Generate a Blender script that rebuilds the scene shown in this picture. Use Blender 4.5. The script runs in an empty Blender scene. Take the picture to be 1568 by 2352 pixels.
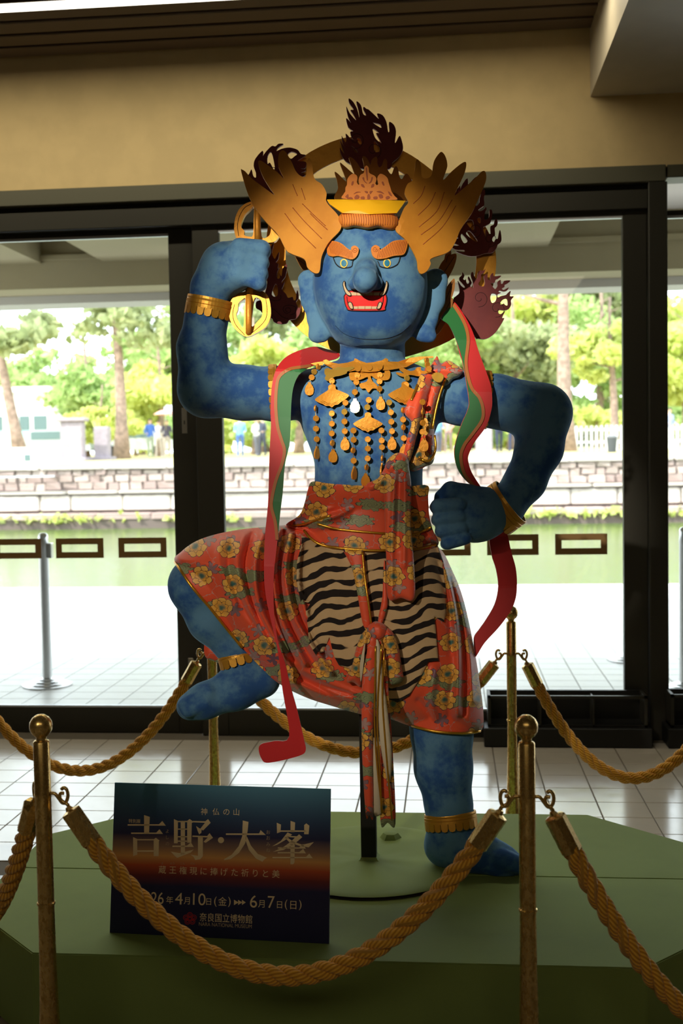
import bpy, bmesh, math, random
import numpy as np
from mathutils import Vector, Matrix
from mathutils.geometry import delaunay_2d_cdt
from mathutils.bvhtree import BVHTree

SC = bpy.context.scene
COL = SC.collection
random.seed(7)
RNG = np.random.default_rng(7)

# ------------------------------------------------------------------ camera
F = 2620.0; CX = 784.0; CY = 1176.0            # focal length and centre in pixels of the 1568 x 2352 frame
YAW, PITCH, ROLL, CAMH = math.radians(5.4), math.radians(2.75), math.radians(0.97), 1.5
FW = np.array([-math.sin(YAW)*math.cos(PITCH), math.cos(YAW)*math.cos(PITCH), -math.sin(PITCH)])
_r = np.array([math.cos(YAW), math.sin(YAW), 0.0]); _u = np.cross(_r, FW)
RT = _r*math.cos(ROLL) - _u*math.sin(ROLL)
UP = _u*math.cos(ROLL) + _r*math.sin(ROLL)
CAM = np.array([0.0, 0.0, CAMH])
cam_data = bpy.data.cameras.new('camera'); cam = bpy.data.objects.new('camera', cam_data); COL.objects.link(cam)
cam.matrix_world = Matrix(((RT[0], UP[0], -FW[0], 0), (RT[1], UP[1], -FW[1], 0), (RT[2], UP[2], -FW[2], CAMH), (0, 0, 0, 1)))
cam_data.sensor_fit = 'VERTICAL'; cam_data.sensor_height = 36.0; cam_data.sensor_width = 24.0
cam_data.lens = F/2352*36
cam_data.clip_start = 0.05; cam_data.clip_end = 400
cam_data.dof.use_dof = True; cam_data.dof.focus_distance = 3.3; cam_data.dof.aperture_fstop = 4.0
SC.camera = cam

# ------------------------------------------------------------------ exposure, sky, sun, large lights
SC.view_settings.view_transform = 'Standard'; SC.view_settings.look = 'None'
SC.view_settings.gamma = 1.0; SC.view_settings.use_curve_mapping = False
SC.view_settings.exposure = 0.0
SC.cycles.use_denoising = True
SC.cycles.max_bounces = 8; SC.cycles.diffuse_bounces = 4; SC.cycles.transparent_max_bounces = 12
SC.cycles.caustics_reflective = False; SC.cycles.caustics_refractive = False
SC.cycles.sample_clamp_indirect = 6.0
world = bpy.data.worlds.new('sky'); SC.world = world; world.use_nodes = True
wn = world.node_tree; bg = wn.nodes['Background']
bg.inputs['Color'].default_value = (0.86, 0.94, 1.0, 1); bg.inputs['Strength'].default_value = 4.6

def sun_light(name, rot, energy, color, angle):
    d = bpy.data.lights.new(name, 'SUN'); d.energy = energy; d.color = color; d.angle = angle
    o = bpy.data.objects.new(name, d); o.rotation_euler = rot; COL.objects.link(o); return o
sun_light('sun', (math.radians(38), 0, math.radians(-50)), 8.5, (1.0, 0.95, 0.86), math.radians(1.0))

def look_rot(p, q):
    return (Vector(q)-Vector(p)).to_track_quat('-Z', 'Y').to_euler()
def spot_light(name, p, q, energy, color, size, blend, radius):
    d = bpy.data.lights.new(name, 'SPOT'); d.energy = energy; d.color = color
    d.spot_size = math.radians(size); d.spot_blend = blend; d.shadow_soft_size = radius
    o = bpy.data.objects.new(name, d); o.location = p; o.rotation_euler = look_rot(p, q); COL.objects.link(o); return o
def area_light(name, p, q, energy, color, sx, sy):
    d = bpy.data.lights.new(name, 'AREA'); d.shape = 'RECTANGLE'; d.energy = energy; d.color = color; d.size = sx; d.size_y = sy
    o = bpy.data.objects.new(name, d); o.location = p; o.rotation_euler = look_rot(p, q); COL.objects.link(o); return o
SPOT_P = (-1.75, -2.6, 3.5)                      # track spot on the ceiling behind the viewer
spot_light('exhibit_spot', SPOT_P, (-0.29, 3.32, 1.88), 2150, (1.0, 0.90, 0.74), 9.0, 0.75, 0.04)
spot_light('lower_body_fill_spot', (-2.2, -2.4, 3.5), (-0.42, 3.3, 0.98), 560, (1.0, 0.88, 0.70), 11.5, 0.85, 0.05)  # added fill for the skirt and legs, weaker than the exhibit spot
area_light('ceiling_light_strip', (-1.9, 5.275, 3.605), (-1.9, 5.275, 0), 50, (1.0, 0.90, 0.68), 5.1, 0.07)
area_light('room_downlight', (-0.4, -2.2, 3.55), (-0.4, -2.2, 0), 46, (1.0, 0.84, 0.6), 4.0, 1.6)

# ------------------------------------------------------------------ pixel <-> place helpers
def P(px, py, d):
    """point(s) seen at pixel px,py at camera depth d (metres)"""
    px = np.asarray(px, float)[..., None]; py = np.asarray(py, float)[..., None]; d = np.asarray(d, float)[..., None]
    return CAM + d*(RT*(px-CX)/F - UP*(py-CY)/F + FW)
def ray(px, py): return RT*(px-CX)/F - UP*(py-CY)/F + FW
def PZ(px, py, z):
    r = ray(px, py); return CAM + (z-CAMH)/r[2]*r
def PY(px, py, Y):
    r = ray(px, py); return CAM + Y/r[1]*r

# ------------------------------------------------------------------ object helpers
def tag(o, label=None, cat=None, group=None, kind=None):
    if label: o['label'] = label
    if cat: o['category'] = cat
    if group: o['group'] = group
    if kind: o['kind'] = kind
    return o
def put(name, mesh, mats=None, parent=None):
    o = bpy.data.objects.new(name, mesh); COL.objects.link(o)
    if mats is not None:
        for m in (mats if isinstance(mats, (list, tuple)) else [mats]): mesh.materials.append(m)
    if parent is not None: o.parent = parent
    return o
def empty(name, loc, label=None, cat=None, group=None, kind=None):
    o = bpy.data.objects.new(name, None); COL.objects.link(o); o.location = loc; o.empty_display_size = 0.05
    bpy.context.view_layer.update()
    return tag(o, label, cat, group, kind)
def mesh_from(verts, faces, smooth=False, mat_idx=None, uvs=None):
    me = bpy.data.meshes.new('m')
    me.from_pydata([tuple(map(float, v)) for v in verts], [], [tuple(map(int, f)) for f in faces])
    if smooth: me.shade_smooth()
    if mat_idx is not None: me.polygons.foreach_set('material_index', np.asarray(mat_idx, np.int32))
    if uvs is not None:
        uv = me.uv_layers.new(name='UVMap'); vi = np.zeros(len(me.loops), np.int32); me.loops.foreach_get('vertex_index', vi)
        uv.data.foreach_set('uv', np.asarray(uvs, np.float32)[vi].ravel())
    me.update(); return me
def world_obj(name, mesh, mats, parent):
    """mesh given in world coordinates, parented to an empty that is only translated"""
    o = put(name, mesh, mats, parent)
    if parent is not None:
        t = parent
        off = Vector((0, 0, 0))
        while t is not None:
            off += t.location; t = t.parent
        me = o.data; me.transform(Matrix.Translation(-off))
    return o
def box_bm(bm, x0, x1, y0, y1, z0, z1):
    v = [bm.verts.new(p) for p in ((x0,y0,z0),(x1,y0,z0),(x1,y1,z0),(x0,y1,z0),(x0,y0,z1),(x1,y0,z1),(x1,y1,z1),(x0,y1,z1))]
    for f in ((0,3,2,1),(4,5,6,7),(0,1,5,4),(1,2,6,5),(2,3,7,6),(3,0,4,7)): bm.faces.new([v[i] for i in f])
def box_mesh(*boxes, bevel=0.0):
    bm = bmesh.new()
    for b in boxes: box_bm(bm, *b)
    if bevel > 0: bmesh.ops.bevel(bm, geom=list(bm.edges), offset=bevel, segments=1, affect='EDGES')
    me = bpy.data.meshes.new('m'); bm.to_mesh(me); bm.free(); return me
def boxo(name, b, mat, parent=None, bevel=0.0):
    return world_obj(name, box_mesh(b, bevel=bevel), mat, parent)
def lathe_mesh(profile, n=32, smooth=True):
    """profile [(r,z)...] revolved about z"""
    v = []; f = []
    for r, z in profile:
        for k in range(n):
            a = 2*math.pi*k/n; v.append((r*math.cos(a), r*math.sin(a), z))
    m = len(profile)
    for i in range(m-1):
        for k in range(n):
            k2 = (k+1) % n; f.append((i*n+k, i*n+k2, (i+1)*n+k2, (i+1)*n+k))
    f.append(tuple(range(n))[::-1]); f.append(tuple((m-1)*n+k for k in range(n)))
    me = mesh_from(v, f, smooth)
    if smooth:
        try: me.set_sharp_from_angle(angle=math.radians(40))
        except Exception: pass
    return me
def frames(pts):
    pts = np.asarray(pts, float); t = np.gradient(pts, axis=0); t /= np.linalg.norm(t, axis=1)[:, None]+1e-12
    n0 = np.cross(t[0], [0, 0, 1.0]);
    if np.linalg.norm(n0) < 1e-3: n0 = np.cross(t[0], [1.0, 0, 0])
    n0 /= np.linalg.norm(n0); N = [n0]
    for i in range(1, len(pts)):
        n = N[-1] - t[i]*np.dot(N[-1], t[i]); N.append(n/np.linalg.norm(n))
    N = np.array(N); B = np.cross(t, N); return t, N, B
def tube_arrays(pts, rad, n=8, base=0):
    pts = np.asarray(pts, float); rad = np.broadcast_to(np.asarray(rad, float), (len(pts),))
    t, N, B = frames(pts); a = np.arange(n)*2*math.pi/n
    v = pts[:, None, :] + rad[:, None, None]*(np.cos(a)[None, :, None]*N[:, None, :] + np.sin(a)[None, :, None]*B[:, None, :])
    v = v.reshape(-1, 3); f = []
    for i in range(len(pts)-1):
        for k in range(n):
            k2 = (k+1) % n; f.append((base+i*n+k, base+i*n+k2, base+(i+1)*n+k2, base+(i+1)*n+k))
    f.append(tuple(base+k for k in range(n))[::-1]); f.append(tuple(base+(len(pts)-1)*n+k for k in range(n)))
    return v, f
def tube_mesh(pts, rad, n=8, smooth=True):
    v, f = tube_arrays(pts, rad, n); return mesh_from(v, f, smooth)
def tubes_mesh(lst, n=6, smooth=True):
    V = []; Fc = []; b = 0
    for pts, rad in lst:
        v, f = tube_arrays(pts, rad, n, b); V.append(v); Fc += f; b += len(v)
    return mesh_from(np.concatenate(V), Fc, smooth)
def catmull(pts, per=6, closed=True):
    p = np.asarray(pts, float); n = len(p); out = []
    rng = range(n) if closed else range(n-1)
    for i in rng:
        p0 = p[(i-1) % n] if (closed or i > 0) else 2*p[0]-p[1]
        p1 = p[i]; p2 = p[(i+1) % n]
        p3 = p[(i+2) % n] if (closed or i+2 < n) else 2*p[-1]-p[-2]
        for k in range(per):
            t = k/per
            out.append(0.5*((2*p1)+(-p0+p2)*t+(2*p0-5*p1+4*p2-p3)*t*t+(-p0+3*p1-3*p2+p3)*t**3))
    if not closed: out.append(p[-1])
    return np.array(out)
def poly_dist(q, poly):
    """distance of points q (n,2) to the closed polygon's outline, and inside mask"""
    q = np.asarray(q, float); a = np.asarray(poly, float); b = np.roll(a, -1, axis=0)
    best = np.full(len(q), 1e9); ins = np.zeros(len(q), bool)
    for i in range(len(a)):
        e = b[i]-a[i]; w = q-a[i]; L = e@e
        t = np.clip((w@e)/(L+1e-12), 0, 1); d = w - t[:, None]*e
        best = np.minimum(best, (d*d).sum(1))
        c = ((a[i, 1] > q[:, 1]) != (b[i, 1] > q[:, 1]))
        with np.errstate(divide='ignore', invalid='ignore'):
            xi = a[i, 0] + (q[:, 1]-a[i, 1])*(b[i, 0]-a[i, 0])/(b[i, 1]-a[i, 1])
        ins ^= c & (q[:, 0] < xi)
    return np.sqrt(best), ins
def cdt_fill(loops, step=0):
    """triangulate polygon loops (first outer, rest holes) with an optional inner grid"""
    pts = []; edges = []
    for lp in loops:
        b = len(pts); n = len(lp); pts += [tuple(p) for p in lp]; edges += [(b+i, b+(i+1) % n) for i in range(n)]
    if step > 0:
        o = np.asarray(loops[0]); x0, y0 = o.min(0); x1, y1 = o.max(0)
        gx, gy = np.meshgrid(np.arange(x0+step/2, x1, step), np.arange(y0+step/2, y1, step*0.9))
        gx[1::2] += step/2
        q = np.stack([gx.ravel(), gy.ravel()], 1); d, ins = poly_dist(q, o); keep = ins & (d > step*0.45)
        for h in loops[1:]:
            dh, ih = poly_dist(q, h); keep &= (~ih) & (dh > step*0.45)
        pts += [tuple(p) for p in q[keep]]
    r = delaunay_2d_cdt([Vector(p) for p in pts], edges, [], 1, 1e-4)
    v = np.array([(p.x, p.y) for p in r[0]]); f = [tuple(t) for t in r[2]]
    # consistent orientation: image y is down, faces should look at the camera
    out = []
    for t in f:
        a, b, c = v[t[0]], v[t[1]], v[t[2]]
        ar = (b[0]-a[0])*(c[1]-a[1])-(b[1]-a[1])*(c[0]-a[0])
        if abs(ar) < 1e-6: continue
        if len(loops) > 1 and any(poly_dist(((a+b+c)/3)[None], h)[1][0] for h in loops[1:]): continue
        out.append(t if ar < 0 else (t[0], t[2], t[1]))
    return v, out
def boundary(faces):
    s = {}
    for f in faces:
        for i in range(3):
            a, b = f[i], f[(i+1) % 3]; s[(a, b)] = 1
    return [e for e in s if (e[1], e[0]) not in s]
def plate(name, loops, depth, thick, mats, parent, step=0, smooth=True, per=5, uvscale=0.00132, sm=False):
    """a board cut to an outline (pixels), standing at its own depth, with thickness; mats = [face, edge]"""
    if isinstance(loops[0][0], (int, float, np.floating)): loops = [loops]
    lp = [catmull(l, per) if smooth else np.asarray(l, float) for l in loops]
    v, f = cdt_fill(lp, step)
    d = depth(v[:, 0], v[:, 1]) if callable(depth) else np.full(len(v), depth)
    th = thick(v[:, 0], v[:, 1]) if callable(thick) else thick
    A = P(v[:, 0], v[:, 1], d); B = A + (FW*np.asarray(th)[..., None] if callable(thick) else FW*th)
    n = len(v); faces = list(f) + [(t[0]+n, t[2]+n, t[1]+n) for t in f]; mi = [0]*(2*len(f))
    for a, b in boundary(f):
        faces.append((b, a, a+n, b+n)); mi.append(1)
    uv = np.concatenate([v, v])*uvscale
    if not isinstance(mats, (list, tuple)): mats = [mats, mats]
    me = mesh_from(np.concatenate([A, B]), faces, sm, mi, uv)
    return world_obj(name, me, list(mats), parent)
def strip_lines(name, lines, depth, rad, mat, parent, off=0.0, n=5):
    """thin raised / engraved lines along pixel polylines"""
    L = []
    for ln in lines:
        q = catmull(ln, 5, closed=False) if len(ln) > 2 else np.asarray(ln, float)
        d = depth(q[:, 0], q[:, 1]) if callable(depth) else np.full(len(q), depth)
        L.append((P(q[:, 0], q[:, 1], d-off), rad))
    return world_obj(name, tubes_mesh(L, n), mat, parent)

# ------------------------------------------------------------------ materials
def lin(c):
    c = np.asarray(c, float)/255; return tuple(np.where(c <= 0.04045, c/12.92, ((c+0.055)/1.055)**2.4))
class NT:
    def __init__(s, name):
        s.m = bpy.data.materials.new(name); s.m.use_nodes = True; s.t = s.m.node_tree; s.t.nodes.clear()
        s.out = s.n('ShaderNodeOutputMaterial')
    def n(s, typ, **kw):
        nd = s.t.nodes.new(typ)
        for k, v in kw.items(): setattr(nd, k, v)
        return nd
    def l(s, a, b): s.t.links.new(a, b)
    def val(s, sock, v):
        if isinstance(v, (int, float)): sock.default_value = v
        elif isinstance(v, (tuple, list)): sock.default_value = v if len(v) == len(sock.default_value) else tuple(v)+(1,)
        else: s.l(v, sock)
    def math(s, op, a, b=None, c=None, clamp=False):
        nd = s.n('ShaderNodeMath', operation=op, use_clamp=clamp); s.val(nd.inputs[0], a)
        if b is not None: s.val(nd.inputs[1], b)
        if c is not None: s.val(nd.inputs[2], c)
        return nd.outputs[0]
    def mix(s, fac, a, b):
        nd = s.n('ShaderNodeMix', data_type='RGBA'); s.val(nd.inputs[0], fac); s.val(nd.inputs[6], a); s.val(nd.inputs[7], b); return nd.outputs[2]
    def coord(s, kind='Object', scale=None):
        c = s.n('ShaderNodeTexCoord').outputs[kind]
        if scale is None: return c
        mp = s.n('ShaderNodeMapping'); s.l(c, mp.inputs[0]); mp.inputs['Scale'].default_value = scale if isinstance(scale, tuple) else (scale,)*3
        return mp.outputs[0]
    def noise(s, vec, scale, detail=3, rough=0.5):
        nd = s.n('ShaderNodeTexNoise'); s.l(vec, nd.inputs['Vector']); nd.inputs['Scale'].default_value = scale
        nd.inputs['Detail'].default_value = detail; nd.inputs['Roughness'].default_value = rough; return nd.outputs[0]
    def ramp(s, fac, stops):
        nd = s.n('ShaderNodeValToRGB'); s.l(fac, nd.inputs[0]); e = nd.color_ramp.elements
        while len(e) < len(stops): e.new(0.5)
        for i, (p, c) in enumerate(stops): e[i].position = p; e[i].color = tuple(c)+(1,) if len(c) == 3 else c
        return nd.outputs[0]
    def step(s, v, lo, hi):
        nd = s.n('ShaderNodeMapRange', interpolation_type='SMOOTHSTEP'); s.val(nd.inputs[0], v); nd.inputs[1].default_value = lo; nd.inputs[2].default_value = hi; return nd.outputs[0]
    def bump(s, h, strength=0.3, dist=0.01):
        nd = s.n('ShaderNodeBump'); s.l(h, nd.inputs['Height']); nd.inputs['Strength'].default_value = strength; nd.inputs['Distance'].default_value = dist; return nd.outputs[0]
    def bsdf(s, color, rough=0.5, metal=0.0, spec=0.5, normal=None, **kw):
        b = s.n('ShaderNodeBsdfPrincipled'); s.val(b.inputs['Base Color'], color); s.val(b.inputs['Roughness'], rough)
        s.val(b.inputs['Metallic'], metal); s.val(b.inputs['Specular IOR Level'], spec)
        if normal is not None: s.l(normal, b.inputs['Normal'])
        for k, v in kw.items(): s.val(b.inputs[k.replace('_', ' ')], v)
        s.l(b.outputs[0], s.out.inputs[0]); return b
def simple(name, rgb, rough=0.5, metal=0.0, spec=0.5, var=0.0, vscale=8.0, bump=0.0, bscale=60.0, **kw):
    t = NT(name); c = lin(rgb)
    if var > 0 or bump > 0: co = t.coord('Object')
    if var > 0:
        nz = t.noise(co, vscale, 4)
        col = t.mix(t.step(nz, 0.35, 0.65), tuple(x*(1-var) for x in c), tuple(min(1, x*(1+var)) for x in c))
    else: col = c
    nm = t.bump(t.noise(co, bscale, 3), bump, 0.003) if bump > 0 else None
    t.bsdf(col, rough, metal, spec, nm, **kw); return t.m

M = {}
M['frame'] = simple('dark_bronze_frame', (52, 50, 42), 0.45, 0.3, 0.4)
M['frame_lit'] = simple('lit_bronze_frame', (84, 82, 66), 0.5, 0.2, 0.4)  # frame bronze made lighter; light on the head rail put into its colour
M['black'] = simple('black_metal', (22, 22, 20), 0.5, 0.2)
M['wall'] = simple('beige_wall_paint', (196, 172, 122), 0.8, var=0.04, bump=0.05, bscale=200)
M['unseen_wall'] = simple('dark_unseen_wall', (100, 82, 64), 0.6, var=0.1)  # unseen side and rear walls, made dark to bounce less light on the figure
M['beam'] = simple('beam_paint', (178, 168, 146), 0.55, var=0.03)
M['slat'] = simple('brown_ceiling_slat', (92, 76, 60), 0.7)
M['dark'] = simple('ceiling_void', (26, 21, 17), 0.9)
M['green'] = simple('green_platform_cloth', (130, 152, 84), 0.75, 0, 0.3, var=0.05, vscale=3, bump=0.08, bscale=400)
M['green_trim'] = simple('dark_disc_rim', (30, 28, 18), 0.7)
M['brass'] = None
def brass():
    t = NT('worn_brass'); co = t.coord('Object', (30, 30, 14)); nz = t.noise(co, 4, 6, 0.7)
    col = t.mix(t.step(nz, 0.42, 0.68), lin((226, 192, 118)), lin((186, 150, 86)))
    t.bsdf(col, t.math('MULTIPLY_ADD', nz, 0.30, 0.12), 0.88, 0.5); return t.m
M['brass'] = brass()
def rope_mat():
    t = NT('golden_rope'); u = t.n('ShaderNodeUVMap').outputs[0]
    w = t.n('ShaderNodeTexWave'); t.l(u, w.inputs[0]); w.inputs['Scale'].default_value = 1.0; w.bands_direction = 'DIAGONAL'; w.inputs['Distortion'].default_value = 0.4
    col = t.mix(w.outputs[1], lin((196, 130, 30)), lin((250, 192, 72)))
    t.bsdf(col, 0.75, 0, 0.25, t.bump(w.outputs[1], 0.7, 0.002), Sheen_Weight=0.3); return t.m
M['rope'] = rope_mat()
M['steel'] = simple('brushed_steel', (200, 200, 200), 0.28, 1.0)
M['plate_steel'] = simple('lock_plate_steel', (150, 146, 134), 0.4, 0.8)
def glass():
    t = NT('clear_glass'); fr = t.n('ShaderNodeFresnel'); fr.inputs[0].default_value = 1.45
    a = t.n('ShaderNodeBsdfTransparent'); a.inputs[0].default_value = (0.95, 0.97, 0.96, 1); b = t.n('ShaderNodeBsdfGlossy'); b.inputs['Roughness'].default_value = 0.0
    mx = t.n('ShaderNodeMixShader'); t.l(t.math('MULTIPLY', fr.outputs[0], 0.9), mx.inputs[0]); t.l(a.outputs[0], mx.inputs[1]); t.l(b.outputs[0], mx.inputs[2]); t.l(mx.outputs[0], t.out.inputs[0]); return t.m
M['glass'] = glass()
M['sticker'] = simple('brown_glass_sticker', (120, 88, 40), 0.6)
M['bead'] = simple('pale_glazing_bead', (210, 214, 222), 0.35, 0.5)
def tile_mat(name, base, rough):
    t = NT(name); co = t.coord('Object'); oi = t.n('ShaderNodeObjectInfo')
    nz = t.noise(co, 14, 5, 0.6)
    c = t.mix(t.math('MULTIPLY', nz, 0.6), base, tuple(x*0.78 for x in base))
    c = t.mix(t.math('MULTIPLY', oi.outputs['Random'], 0.25), c, tuple(x*0.82 for x in base))
    t.bsdf(c, t.math('MULTIPLY_ADD', nz, 0.14, rough), 0, 0.6, t.bump(nz, 0.04, 0.004)); return t.m
M['tile'] = tile_mat('floor_tile', lin((206, 198, 182)), 0.07)
M['tile_out'] = tile_mat('terrace_tile', lin((214, 214, 212)), 0.30)
M['grout'] = simple('grout', (96, 88, 74), 0.85)
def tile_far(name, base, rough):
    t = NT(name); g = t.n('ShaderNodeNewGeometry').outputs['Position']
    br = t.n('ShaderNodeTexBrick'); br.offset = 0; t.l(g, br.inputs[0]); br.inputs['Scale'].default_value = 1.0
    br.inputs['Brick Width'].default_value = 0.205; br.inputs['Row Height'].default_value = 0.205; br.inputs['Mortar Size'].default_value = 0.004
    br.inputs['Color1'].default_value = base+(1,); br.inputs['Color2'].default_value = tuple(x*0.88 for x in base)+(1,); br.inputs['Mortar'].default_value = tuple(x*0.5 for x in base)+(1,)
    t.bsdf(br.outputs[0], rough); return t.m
M['tile_far'] = tile_far('far_floor_tile', lin((150, 140, 124)), 0.2)  # darkened so the unseen floor bounces less light on the figure
M['tile_out_far'] = tile_far('far_terrace_tile', lin((214, 214, 212)), 0.3)
def emis(name, c, s):
    t = NT(name); e = t.n('ShaderNodeEmission'); e.inputs[0].default_value = c+(1,); e.inputs[1].default_value = s; t.l(e.outputs[0], t.out.inputs[0]); return t.m
M['lamp'] = emis('lit_diffuser', (1.0, 0.94, 0.78), 3.0)
# ================================================================== the hall
WY = 6.066                       # inner face of the glazed front
TS = 0.205                       # tile pitch
X0R, X1R, Y0R = -5.0, 4.5, -6.0  # room extents
CEIL = 3.67
# floor: a slab with the visible tiles laid on it one by one
YT0 = 3.2
floor = tag(boxo('floor', (X0R, X1R, Y0R, YT0, -0.12, 0.0), M['tile_far']), kind='structure')
bed = boxo('grout_bed', (X0R, X1R, YT0, WY+0.1, -0.12, -0.003), M['grout'], floor)
tile_me = box_mesh((0.0025, TS-0.0025, 0.0025, TS-0.0025, -0.004, 0.0), bevel=0.0012); tile_me.materials.append(M['tile'])
def lay(me, parent, xs, ys):
    for y in ys:
        for x in xs:
            o = bpy.data.objects.new('tile', me); COL.objects.link(o); o.parent = parent; o.location = (x, y, 0)
def rng_tiles(a, b): return [k*TS for k in range(math.ceil(a/TS), math.floor(b/TS))]
for y in rng_tiles(3.95, WY+0.05):
    lay(tile_me, floor, [x for x in rng_tiles(-2.75, 1.65)], [y])
# strips of far tiling beside and before the laid tiles, same level
boxo('tile_field', (X0R, X1R, YT0, 3.95, -0.0029, -0.0001), M['tile_far'], floor)
boxo('tile_field', (X0R, -2.755, 3.95, WY, -0.0029, -0.0001), M['tile_far'], floor)
boxo('tile_field', (1.65, X1R, 3.95, WY, -0.0029, -0.0001), M['tile_far'], floor)

# upper wall over the doors, side walls, rear wall
tag(boxo('wall_front', (X0R, X1R, WY, WY+0.25, 2.96, CEIL+0.3), M['wall']), kind='structure')
tag(boxo('wall_left', (X0R-0.2, X0R, Y0R, WY+0.25, 0, CEIL+0.3), M['unseen_wall']), kind='structure')
tag(boxo('wall_right', (X1R, X1R+0.2, Y0R, WY+0.25, 0, CEIL+0.3), M['unseen_wall']), kind='structure')
tag(boxo('wall_rear', (X0R, X1R, Y0R-0.2, Y0R, 0, CEIL+0.3), M['unseen_wall']), kind='structure')
ceil = tag(boxo('ceiling', (X0R-0.2, X1R+0.2, Y0R-0.2, WY+0.25, CEIL+0.3, CEIL+0.45), M['dark']), kind='structure')
# linear ceiling slats running along the glazed front, stepping down away from it
sl_me = box_mesh((X0R, X1R, 0, 0.13, 0, 0.03), bevel=0.004); sl_me.materials.append(M['slat'])
yy = WY-0.155; k = 0
while yy > 2.0:
    o = bpy.data.objects.new('slat', sl_me); COL.objects.link(o); o.parent = ceil; o.location = (0, yy, CEIL); yy -= 0.165; k += 1
boxo('ceiling_panel', (X0R, X1R, Y0R, 2.0, CEIL, CEIL+0.02), M['slat'], ceil)
# linear lamp recessed in the slats
lamp = empty('strip_lamp', (-1.9, 5.275, CEIL-0.05), 'long recessed linear lamp between the brown ceiling slats', 'lamp')
boxo('diffuser', (-4.5, 0.69, 5.235, 5.315, CEIL-0.050, CEIL-0.042), M['lamp'], lamp)
boxo('housing', (-4.52, 0.70, 5.228, 5.322, CEIL-0.042, CEIL-0.002), M['slat'], lamp)
# boxed beam running towards the room at the right
tag(boxo('trim_1', (0.749, 2.6, 2.2, WY, 3.332, CEIL+0.29), M['beam']), kind='structure')

# ------------------------------------------------------------------ glazed front
fr = empty('trim_2', (0, WY, 0), kind='structure')      # head frame
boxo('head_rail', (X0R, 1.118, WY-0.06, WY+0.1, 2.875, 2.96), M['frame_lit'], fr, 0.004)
boxo('shadow_gap', (X0R, 1.12, WY-0.005, WY+0.1, 2.842, 2.875), M['black'], fr)
boxo('operator_cover', (X0R, 1.03, WY-0.045, WY+0.1, 2.745, 2.842), M['frame'], fr, 0.003)
boxo('jamb', (1.03, 1.125, WY-0.06, WY+0.1, 0, 2.875), M['frame'], fr, 0.004)
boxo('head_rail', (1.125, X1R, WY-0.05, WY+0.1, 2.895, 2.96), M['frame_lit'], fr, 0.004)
for xa in (2.9,): boxo('jamb', (xa, xa+0.1, WY-0.06, WY+0.1, 0, 2.9), M['frame'], fr, 0.004)
STK = dict(z0=0.968, z1=1.078)
def leaf(name, xa, xb, ga, gb, y, zb=0.143, zt=2.72, sticks=(), z_low=0.0):
    d = empty(name, ((xa+xb)/2, y, 0), kind='structure')
    boxo('stile', (xa, ga, y, y+0.05, z_low, 2.745), M['frame'], d, 0.003)
    boxo('stile', (gb, xb, y, y+0.05, z_low, 2.745), M['frame'], d, 0.003)
    boxo('rail', (ga, gb, y, y+0.05, z_low, zb), M['frame'], d, 0.003)
    boxo('rail', (ga, gb, y, y+0.05, zt, 2.745), M['frame'], d)
    boxo('glazing_bead', (ga, gb, y+0.004, y+0.03, zt-0.014, zt), M['bead'], d)
    boxo('glazing_bead', (ga, gb, y+0.004, y+0.03, zb, zb+0.008), M['bead'], d)
    g = boxo('glass_pane', (ga, gb, y+0.02, y+0.028, zb, zt), M['glass'], d)
    for sx in sticks:
        w = 0.27
        bm = bmesh.new(); o_ = [(sx, STK['z0']), (sx+w, STK['z0']), (sx+w, STK['z1']), (sx, STK['z1'])]; t = 0.034
        box_bm(bm, sx, sx+w, y+0.0175, y+0.0198, STK['z1']-t, STK['z1']); box_bm(bm, sx, sx+w, y+0.0175, y+0.0198, STK['z0'], STK['z0']+t)
        box_bm(bm, sx, sx+t, y+0.0175, y+0.0198, STK['z0']+t, STK['z1']-t); box_bm(bm, sx+w-t, sx+w, y+0.0175, y+0.0198, STK['z0']+t, STK['z1']-t)
        me = bpy.data.meshes.new('m'); bm.to_mesh(me); bm.free()
        world_obj('safety_sticker', me, M['sticker'], d)
    return d
s0 = 0.822-0.27
leaf('door_1', -4.2, -1.352, -4.05, -1.490, WY+0.03, sticks=[-1.813-0.3535*k for k in range(7)])
d2 = leaf('door_2', -1.348, 1.028, -1.205, 0.905, WY-0.02, sticks=[s0-0.3555*k for k in range(6)])
leaf('window_3', 1.128, 2.9, 1.14, 2.88, WY+0.03, sticks=[1.245+0.3555*k for k in range(4)], zt=2.72)
def lockplate(px0, px1, py0, py1, parent):
    a = PY(px0, py0, WY-0.022); b = PY(px1, py1, WY-0.022)
    o = boxo('lock_plate', (a[0], b[0], WY-0.024, WY-0.0195, b[2], a[2]), M['plate_steel'], parent, 0.001)
    boxo('keyhole', ((a[0]*0.6+b[0]*0.4), (a[0]*0.4+b[0]*0.6), WY-0.0255, WY-0.0238, (a[2]+b[2])/2-0.02, (a[2]+b[2])/2), M['black'], o)
lockplate(417, 430, 937, 995, d2)
lockplate(432, 444, 1512, 1548, d2)

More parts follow.
